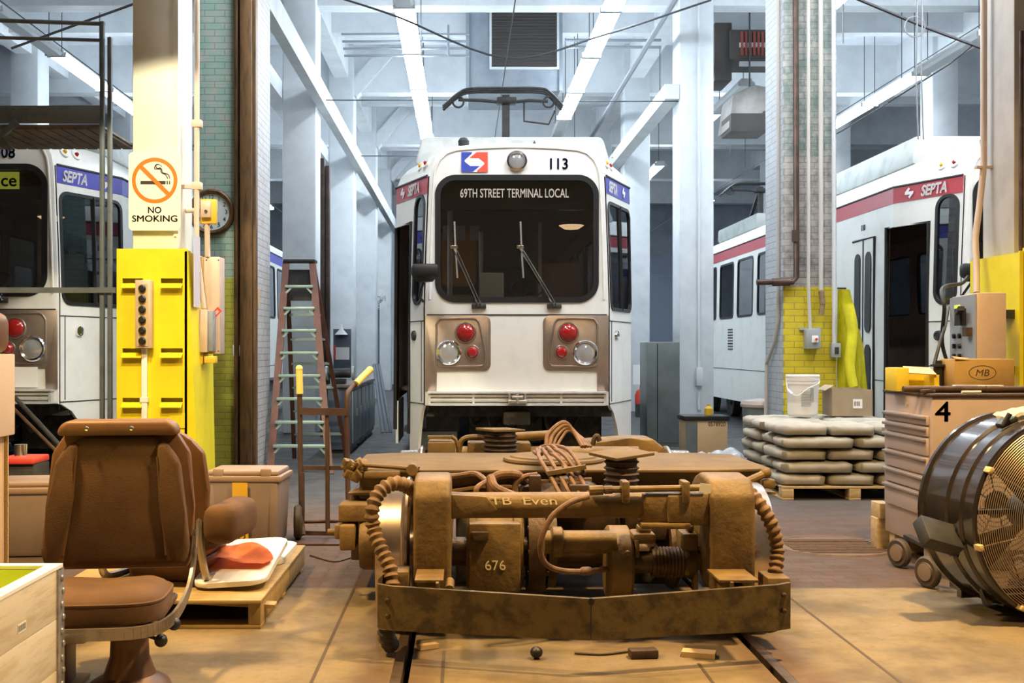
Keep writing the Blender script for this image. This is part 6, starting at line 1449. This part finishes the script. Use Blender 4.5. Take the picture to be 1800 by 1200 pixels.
# ================================================================ RIGHT MIDDLE GROUND
m_greycab = mat('grey_green_locker', (.17,.20,.20), .35, .2, (.13,.155,.155), 3)
t = thing('steel_locker', 'tall dark grey green steel cabinet beside the front right column', 'locker', (2.66, 15.6, 0))
yl = 15.2; c = MB(); c.box(PX(1137,yl),PX(1195,yl),yl,yl+.6,.0,PZ(601,yl),.012); c.build('locker_body', m_greycab, t)
c = MB(); c.box(PX(1155,yl),PX(1156.5,yl),yl-.004,yl,.06,PZ(604,yl)); c.box(PX(1137,yl)+.02,PX(1195,yl)-.02,yl-.003,yl,.05,.055); c.build('door_gap', m_black, t)
yc = 13.4; x0, x1 = PX(1205,yc), PX(1279,yc)
t = thing('cardboard_box', 'brown cardboard box printed 0578920 on the floor before the right column', 'box', ((x0+x1)/2, yc, 0))
c = MB(); c.box(x0,x1,yc,yc+.4,0,PZ(739,yc),.006); cb = c.build('carton', m_kraft, t)
text('0578920', 'box_text', m_dark, cb, (PX(1275,yc),yc-.0005,PZ(749,yc)), (1,0,0), (0,0,1), 8/F*yc, 30/F*yc, depth=.001, bold=.008, align='RIGHT')
text('Scrubs-In', 'box_text', m_dark, cb, (PX(1252,yc),yc-.0005,PZ(774,yc)), (1,0,0), (0,0,1), 7/F*yc, 32/F*yc, depth=.001, bold=.02, align='CENTER') if False else None
c = MB(); c.box(x0-.02,x1+.02,yc-.02,yc+.42,PZ(739,yc)+.001,PZ(731,yc),.005); c.build('tray', m_black, t)
c = MB(); c.box(x0,PX(1226,yc),yc-.004,yc-.0005,.0,PZ(741,yc)); c.build('side_panel', m_greycab, t)
c = MB(); c.lathe([(0,0),(.05,0),(.05,.08),(.02,.11),(.02,.13),(0,.13)], (PX(1252,yc),yc+.2,PZ(731,yc)+.001), (0,0,1), 16); tag(c.build('brown_bottle', m_ylab), 'small amber bottle standing on the tray of the cardboard box', 'bottle')
c = MB(); b = pillow(14,10,.62,.40,.16,0,rnd=2.4,prof=lambda u,v: .05*math.sin(5*u+2*v)+.03*math.cos(7*v))
for v in b.bm.verts: v.co += Vector((PX(1262,12.6),12.4,0))
c.bm.free(); tag(b.build('plastic_bag', mat('grey_plastic_bag', (.36,.38,.42), .35), smooth=70), 'crumpled grey plastic bag on the floor behind the bogie', 'bag')
c = MB(); c.box(PX(1212,12.0),PX(1250,12.0),11.9,12.15,.0,.13,.01); tag(c.build('carton', mat('pink_white_box', (.72,.50,.50), .6)), 'low pink and white box on the floor beside the grey plastic bag', 'box')
t = thing('waste_bin', 'grey lidded bin under the right tram behind the sacks', 'bin', (PX(1335,12.9), 12.9, 0))
q = PX(1336,12.95); c = MB(); c.lathe([(0,0),(.17,0),(.20,.66),(0,.66)], (q,12.95,0), (0,0,1), 24); c.build('bin_body', m_greycab, t); c = MB(); c.lathe([(.215,.65),(.22,.68),(.20,.72),(0,.75)], (q,12.95,0), (0,0,1), 24); c.build('bin_lid', m_drawershade, t)
c = MB(); x = PX(1229,17.45); c.cyl((x,17.46,PZ(660,17.4)),(x,17.46,ZC),.02,seg=8); c.cyl((x,17.46,PZ(720,17.4)),(x,17.46,PZ(690,17.4)),.02,seg=8); c.box(x-.05,x+.05,17.40,17.498,PZ(678,17.4),PZ(646,17.4),.01); tag(c.build('conduit', m_fit), 'white conduit with a small outlet box on the front right column', 'conduit')
t = thing('extinguisher', 'red fire extinguisher with white sign by the column right of tram 113', 'fire extinguisher', (PX(1127,21.8), 21.8, 0))
q = Vector((PX(1127,21.8),21.8,0)); c = MB(); c.lathe([(0,.25),(.12,.25),(.12,.42),(.09,.5),(.03,.54),(.03,.6),(0,.6)], q, (0,0,1), 20); c.build('cylinder', m_redp, t); c = MB(); c.box(q.x-.14,q.x+.12,21.9,21.93,.62,1.0); c.build('sign', m_white, t); c = MB(); c.box(q.x-.1,q.x+.1,21.7,21.9,0,.25); c.build('stand', m_dark, t)
# ================================================================ LEFT MIDDLE GROUND
m_ladder = mat('ladder_orange_fibreglass', (.15,.055,.038), .5, 0, (.10,.04,.03), 5); m_rung = mat('ladder_tread', (.36,.50,.45), .4, .4)
YL = 12.3
t = thing('step_ladder', 'orange fibreglass stepladder with pale green treads behind the left brick pier', 'ladder', (PX(530,YL), YL, 0))
def lp(side, z, dy=0): 
    k = z/2.3; xa = PX(475,11.9) if side < 0 else PX(580,11.9); xb = PX(507,12.9) if side < 0 else PX(552,12.9)
    return Vector((xa+(xb-xa)*k, 11.9+(12.75-11.9)*k+dy, z))
for s in (-1, 1):
    c = MB(); c.bar(lp(s,0), lp(s,2.28), .03, .075, up=(1,0,0)); c.build('rail', m_ladder, t)
    c = MB(); c.bar((lp(s,0).x+.0,13.6,0), (lp(s,2.2).x+s*.0,12.82,2.2), .025, .05, up=(1,0,0)); c.build('rear_rail', m_ladder, t)
for k in range(8):
    z = .27+k*.245; a = lp(-1,z); b_ = lp(1,z); c = MB(); c.box(a.x+.015, b_.x-.015, a.y-.05, a.y+.05, z, z+.03, .004)
    for s, p in ((1,a),(-1,b_)): c.bar(p+Vector((s*.015,-.03,-.07)), p+Vector((s*.08,-.03,0)), .012, .02)
    c.build('tread', m_rung, t)
for k in range(7):
    z = .3+k*.28; ya = 13.6-.355*z; c = MB(); c.bar((lp(-1,z).x+.01,ya,z),(lp(1,z).x-.01,ya,z),.03,.03); c.build('rear_brace', m_rung, t)
c = MB(); a = lp(-1,2.28); b_ = lp(1,2.28); c.box(a.x-.03,b_.x+.03,12.70,12.95,2.28,2.31,.006); c.build('top_cap', m_dark, t)
c = MB(); c.box(a.x+.02,b_.x-.02,12.80,12.84,1.85,2.2); c.build('spreader_plate', m_dark, t)
# hand truck
m_truck = mat('hand_truck_rust', (.075,.042,.032), .55, .3, (.05,.03,.024), 10); m_grip = mat('yellow_grip', (.78,.60,.16), .6)
YH = 7.9
t = thing('hand_truck', 'rusty red hand truck with two yellow grips standing between the tote and the bogie', 'hand truck', (PX(570,YH), YH, 0))
A = [P(527,690,YH),P(527,720,YH),P(530,900,YH-.05),P(533,940,YH-.1)]
B = [P(632,668,YH+.15),P(616,684,YH+.06),P(610,705,YH),P(611,820,YH-.02),P(613,935,YH-.1)]
c = MB(); c.tube(catmull(A,5), .018, 10); c.build('upright', m_truck, t)
c = MB(); c.tube(catmull(B,5), .018, 10); c.build('upright', m_truck, t)
c = MB(); c.tube([P(575,722,YH),P(576,935,YH-.08)], .016, 8); c.build('upright', m_truck, t)
c = MB(); c.cyl(P(527,692,YH),P(526,648,YH),.024,seg=14); c.sphere(P(526,648,YH),.026); c.build('grip', m_grip, t)
c = MB(); c.cyl(P(626,674,YH+.1),P(650,650,YH+.22),.024,seg=14); c.sphere(P(650,650,YH+.22),.026); c.build('grip', m_grip, t)
for (a, d) in (((527,722),(611,724)),((529,822),(611,822)),((533,936),(613,938))):
    c = MB(); c.bar(P(*a,YH-.02), P(*d,YH-.02), .02, .05 if a[1] < 800 else .03); c.build('crossbar', m_truck, t)
q = P(524,934,YH-.05)
c = MB(); c.lathe([(0,-.03),(.05,-.03),(.055,-.022),(.10,-.028),(.118,-.015),(.118,.015),(.10,.028),(.055,.022),(.05,.03),(0,.03)], (q.x,q.y,.119), (1,.12,0), 32); c.build('wheel', m_wheelb, t)
c = MB(); c.lathe([(0,-.03),(.05,-.03),(.10,-.028),(.118,-.015),(.118,.015),(.10,.028),(.05,.03),(0,.03)], (q.x+.36,q.y+.05,.119), (1,.12,0), 32); c.build('wheel', m_wheelb, t)
c = MB(); c.cyl((q.x,q.y,.119),(q.x+.36,q.y+.05,.119),.014); c.bar(P(531,830,YH-.03),(q.x+.03,q.y,.12),.03,.04); c.build('axle', m_truck, t)
c = MB(); c.box(q.x+.03,q.x+.36,YH-.32,YH-.10,.002,.014,.003); c.build('toe_plate', m_truck, t)
c = MB(); rs = [Vector((PX(545,7.2),7.2,.005)),Vector((PX(585,7.0),7.0,.005)),Vector((PX(612,7.1),7.1,.005)),Vector((PX(650,7.35),7.35,.005))]; c.tube(catmull(rs,6), .006, 6); tag(c.build('wire_scrap', m_rust2), 'thin brown wire lying on the floor left of the bogie', 'wire')
# blue grey workbench cabinets along the left row of columns
m_bluecab = mat('blue_grey_bench', (.09,.115,.16), .45, .1, (.07,.09,.13), 4); m_bench = mat('bench_doors', (.22,.27,.32), .4, .1); m_benchtop = mat('bench_top', (.16,.14,.13), .6)
t = thing('workbench_cabinet', 'blue grey workbench cabinets in a row along the left columns beside tram 113', 'workbench', (-1.55, 16, 0))
bx0, bx1 = PX(576,14.2), PX(618,14.2)
for k in range(3):
    y0_ = 14.2+k*1.2; c = MB(); c.box(bx0, bx1-.002, y0_, y0_+1.16, .05, .82, .01); cbx = c.build('cabinet', m_bluecab, t)
    for q in range(2):
        c = MB(); c.box(bx1-.001, bx1+.018, y0_+.03+q*.56, y0_+.55+q*.56, .12, .78, .004); dd = c.build('cabinet_door', m_bench, cbx)
        c = MB(); c.box(bx1+.018, bx1+.035, y0_+.46+q*.56, y0_+.49+q*.56, .45, .55); c.build('door_handle', m_alu, dd)
    c = MB(); c.box(bx0+.03, bx1-.03, y0_+.05, y0_+1.1, 0, .05); c.build('plinth', m_black, cbx)
c = MB(); c.box(bx0-.02, bx1+.04, 14.17, 17.46, .822, .86, .006); c.build('bench_top', m_benchtop, t)
t = thing('bench_grinder', 'small dark bench grinder on the workbench beside tram 113', 'grinder', (-1.58, 14.5, .86))
c = MB(); c.box(-1.66,-1.5,14.4,14.6,.861,.93,.01); c.cyl((-1.72,14.5,1.0),(-1.44,14.5,1.0),.06); c.build('motor', m_dark, t)
for s in (-1.76,-1.42):
    c = MB(); c.cyl((s,14.5,1.0),(s+.03,14.5,1.0),.09,seg=24); c.build('wheel', m_swgrey, t)
t = thing('notice_board', 'dark painted panel with a white paper on the front left column', 'notice board', (-2.05, 17.4, 1.0))
c = MB(); c.box(-2.26,-1.68,17.42,17.46,.86,PZ(576,17.4),.004) if False else c.box(PX(586,17.45),PX(617,17.45),17.44,17.47,.862,PZ(578,17.45),.004); c.build('board', m_bluecab, t)
c = MB(); c.box(PX(590,17.43),PX(614,17.43),17.432,17.439,PZ(632,17.43),PZ(610,17.43)); c.build('paper', m_white, t)
c = MB(); c.box(PX(586,17.43),PX(590,17.43),17.432,17.439,PZ(632,17.43),PZ(606,17.43)); c.build('red_tab', m_redp, t)
c = MB(); q = P(600,588,17.4); c.lathe([(.10,0),(.03,.08),(.02,.12),(0,.12)], q, (0,0,1), 20); c.cyl(q+Vector((0,0,.1)),q+Vector((.0,.04,.16)),.012); c.build('clip_lamp', m_white, t)
m_timber = mat('dark_channel', (.045,.028,.020), .6, .1, (.08,.05,.04), 8)
c = MB(); c.box(PX(563,16.9),PX(570,16.9),16.9,17.1,0,PZ(278,16.9),.004); c.box(PX(571,16.9),PX(578,16.9),16.95,17.1,0,PZ(290,16.9),.004); tag(c.build('timber_post', m_timber), 'dark brown upright channel standing in front of the first white column on the left', 'post')
t = thing('pedestal_fan', 'round white pedestal fan half hidden behind a left column beside the tram door', 'fan', (PX(665,30.8), 30.9, 0))
q = P(665,526,30.8)
c = MB()
for k in range(6): r = .05+.042*k; c.tube([(q.x+r*math.cos(a),q.y-.05*(1-(r/.27)**2),q.z+r*math.sin(a)) for a in [2*PI*i/32 for i in range(32)]], .006, 5, closed=True)
for i in range(10): a = 2*PI*i/10; c.bar((q.x,q.y-.05,q.z),(q.x+.26*math.cos(a),q.y,q.z+.26*math.sin(a)),.007)
c.build('guard', m_white, t)
c = MB(); c.cyl(q+Vector((0,.03,0)),q+Vector((0,.18,0)),.10); c.bar(q+Vector((0,.1,0)),(q.x,q.y+.1,0.03),.05); c.lathe([(0,.04),(.2,.03),(.22,0),(0,0)], (q.x,q.y+.1,0), (0,0,1), 24); c.build('motor', m_bluecab, t)
c = MB(); c.lathe([(0,-.02),(.04,-.02),(.04,.02),(0,.02)], q, (0,1,0), 16)
for i in range(3):
    a = 2*PI*i/3; c.prism([(.03*math.cos(a+1.5),.03*math.sin(a+1.5)),(.22*math.cos(a-.2),.22*math.sin(a-.2)),(.23*math.cos(a+.5),.23*math.sin(a+.5)),(.04*math.cos(a+2.0),.04*math.sin(a+2.0))], q, (1,0,0), (0,0,1), (0,.01,0))
c.build('blade', m_swgrey, t)
# conduit box on the floor beside the workbench: leaning pipes
for k in range(3):
    c = MB(); c.cyl((-1.26+k*.06,17.7+k*.05,0),(-1.45+k*.04,18.4,1.05),.025,seg=10); tag(c.build('leaning_pipe', m_duct), '%s of three grey pipes leaning behind the workbench' % ('leftmost','middle','rightmost')[k], 'pipe', 'leaning grey pipes')
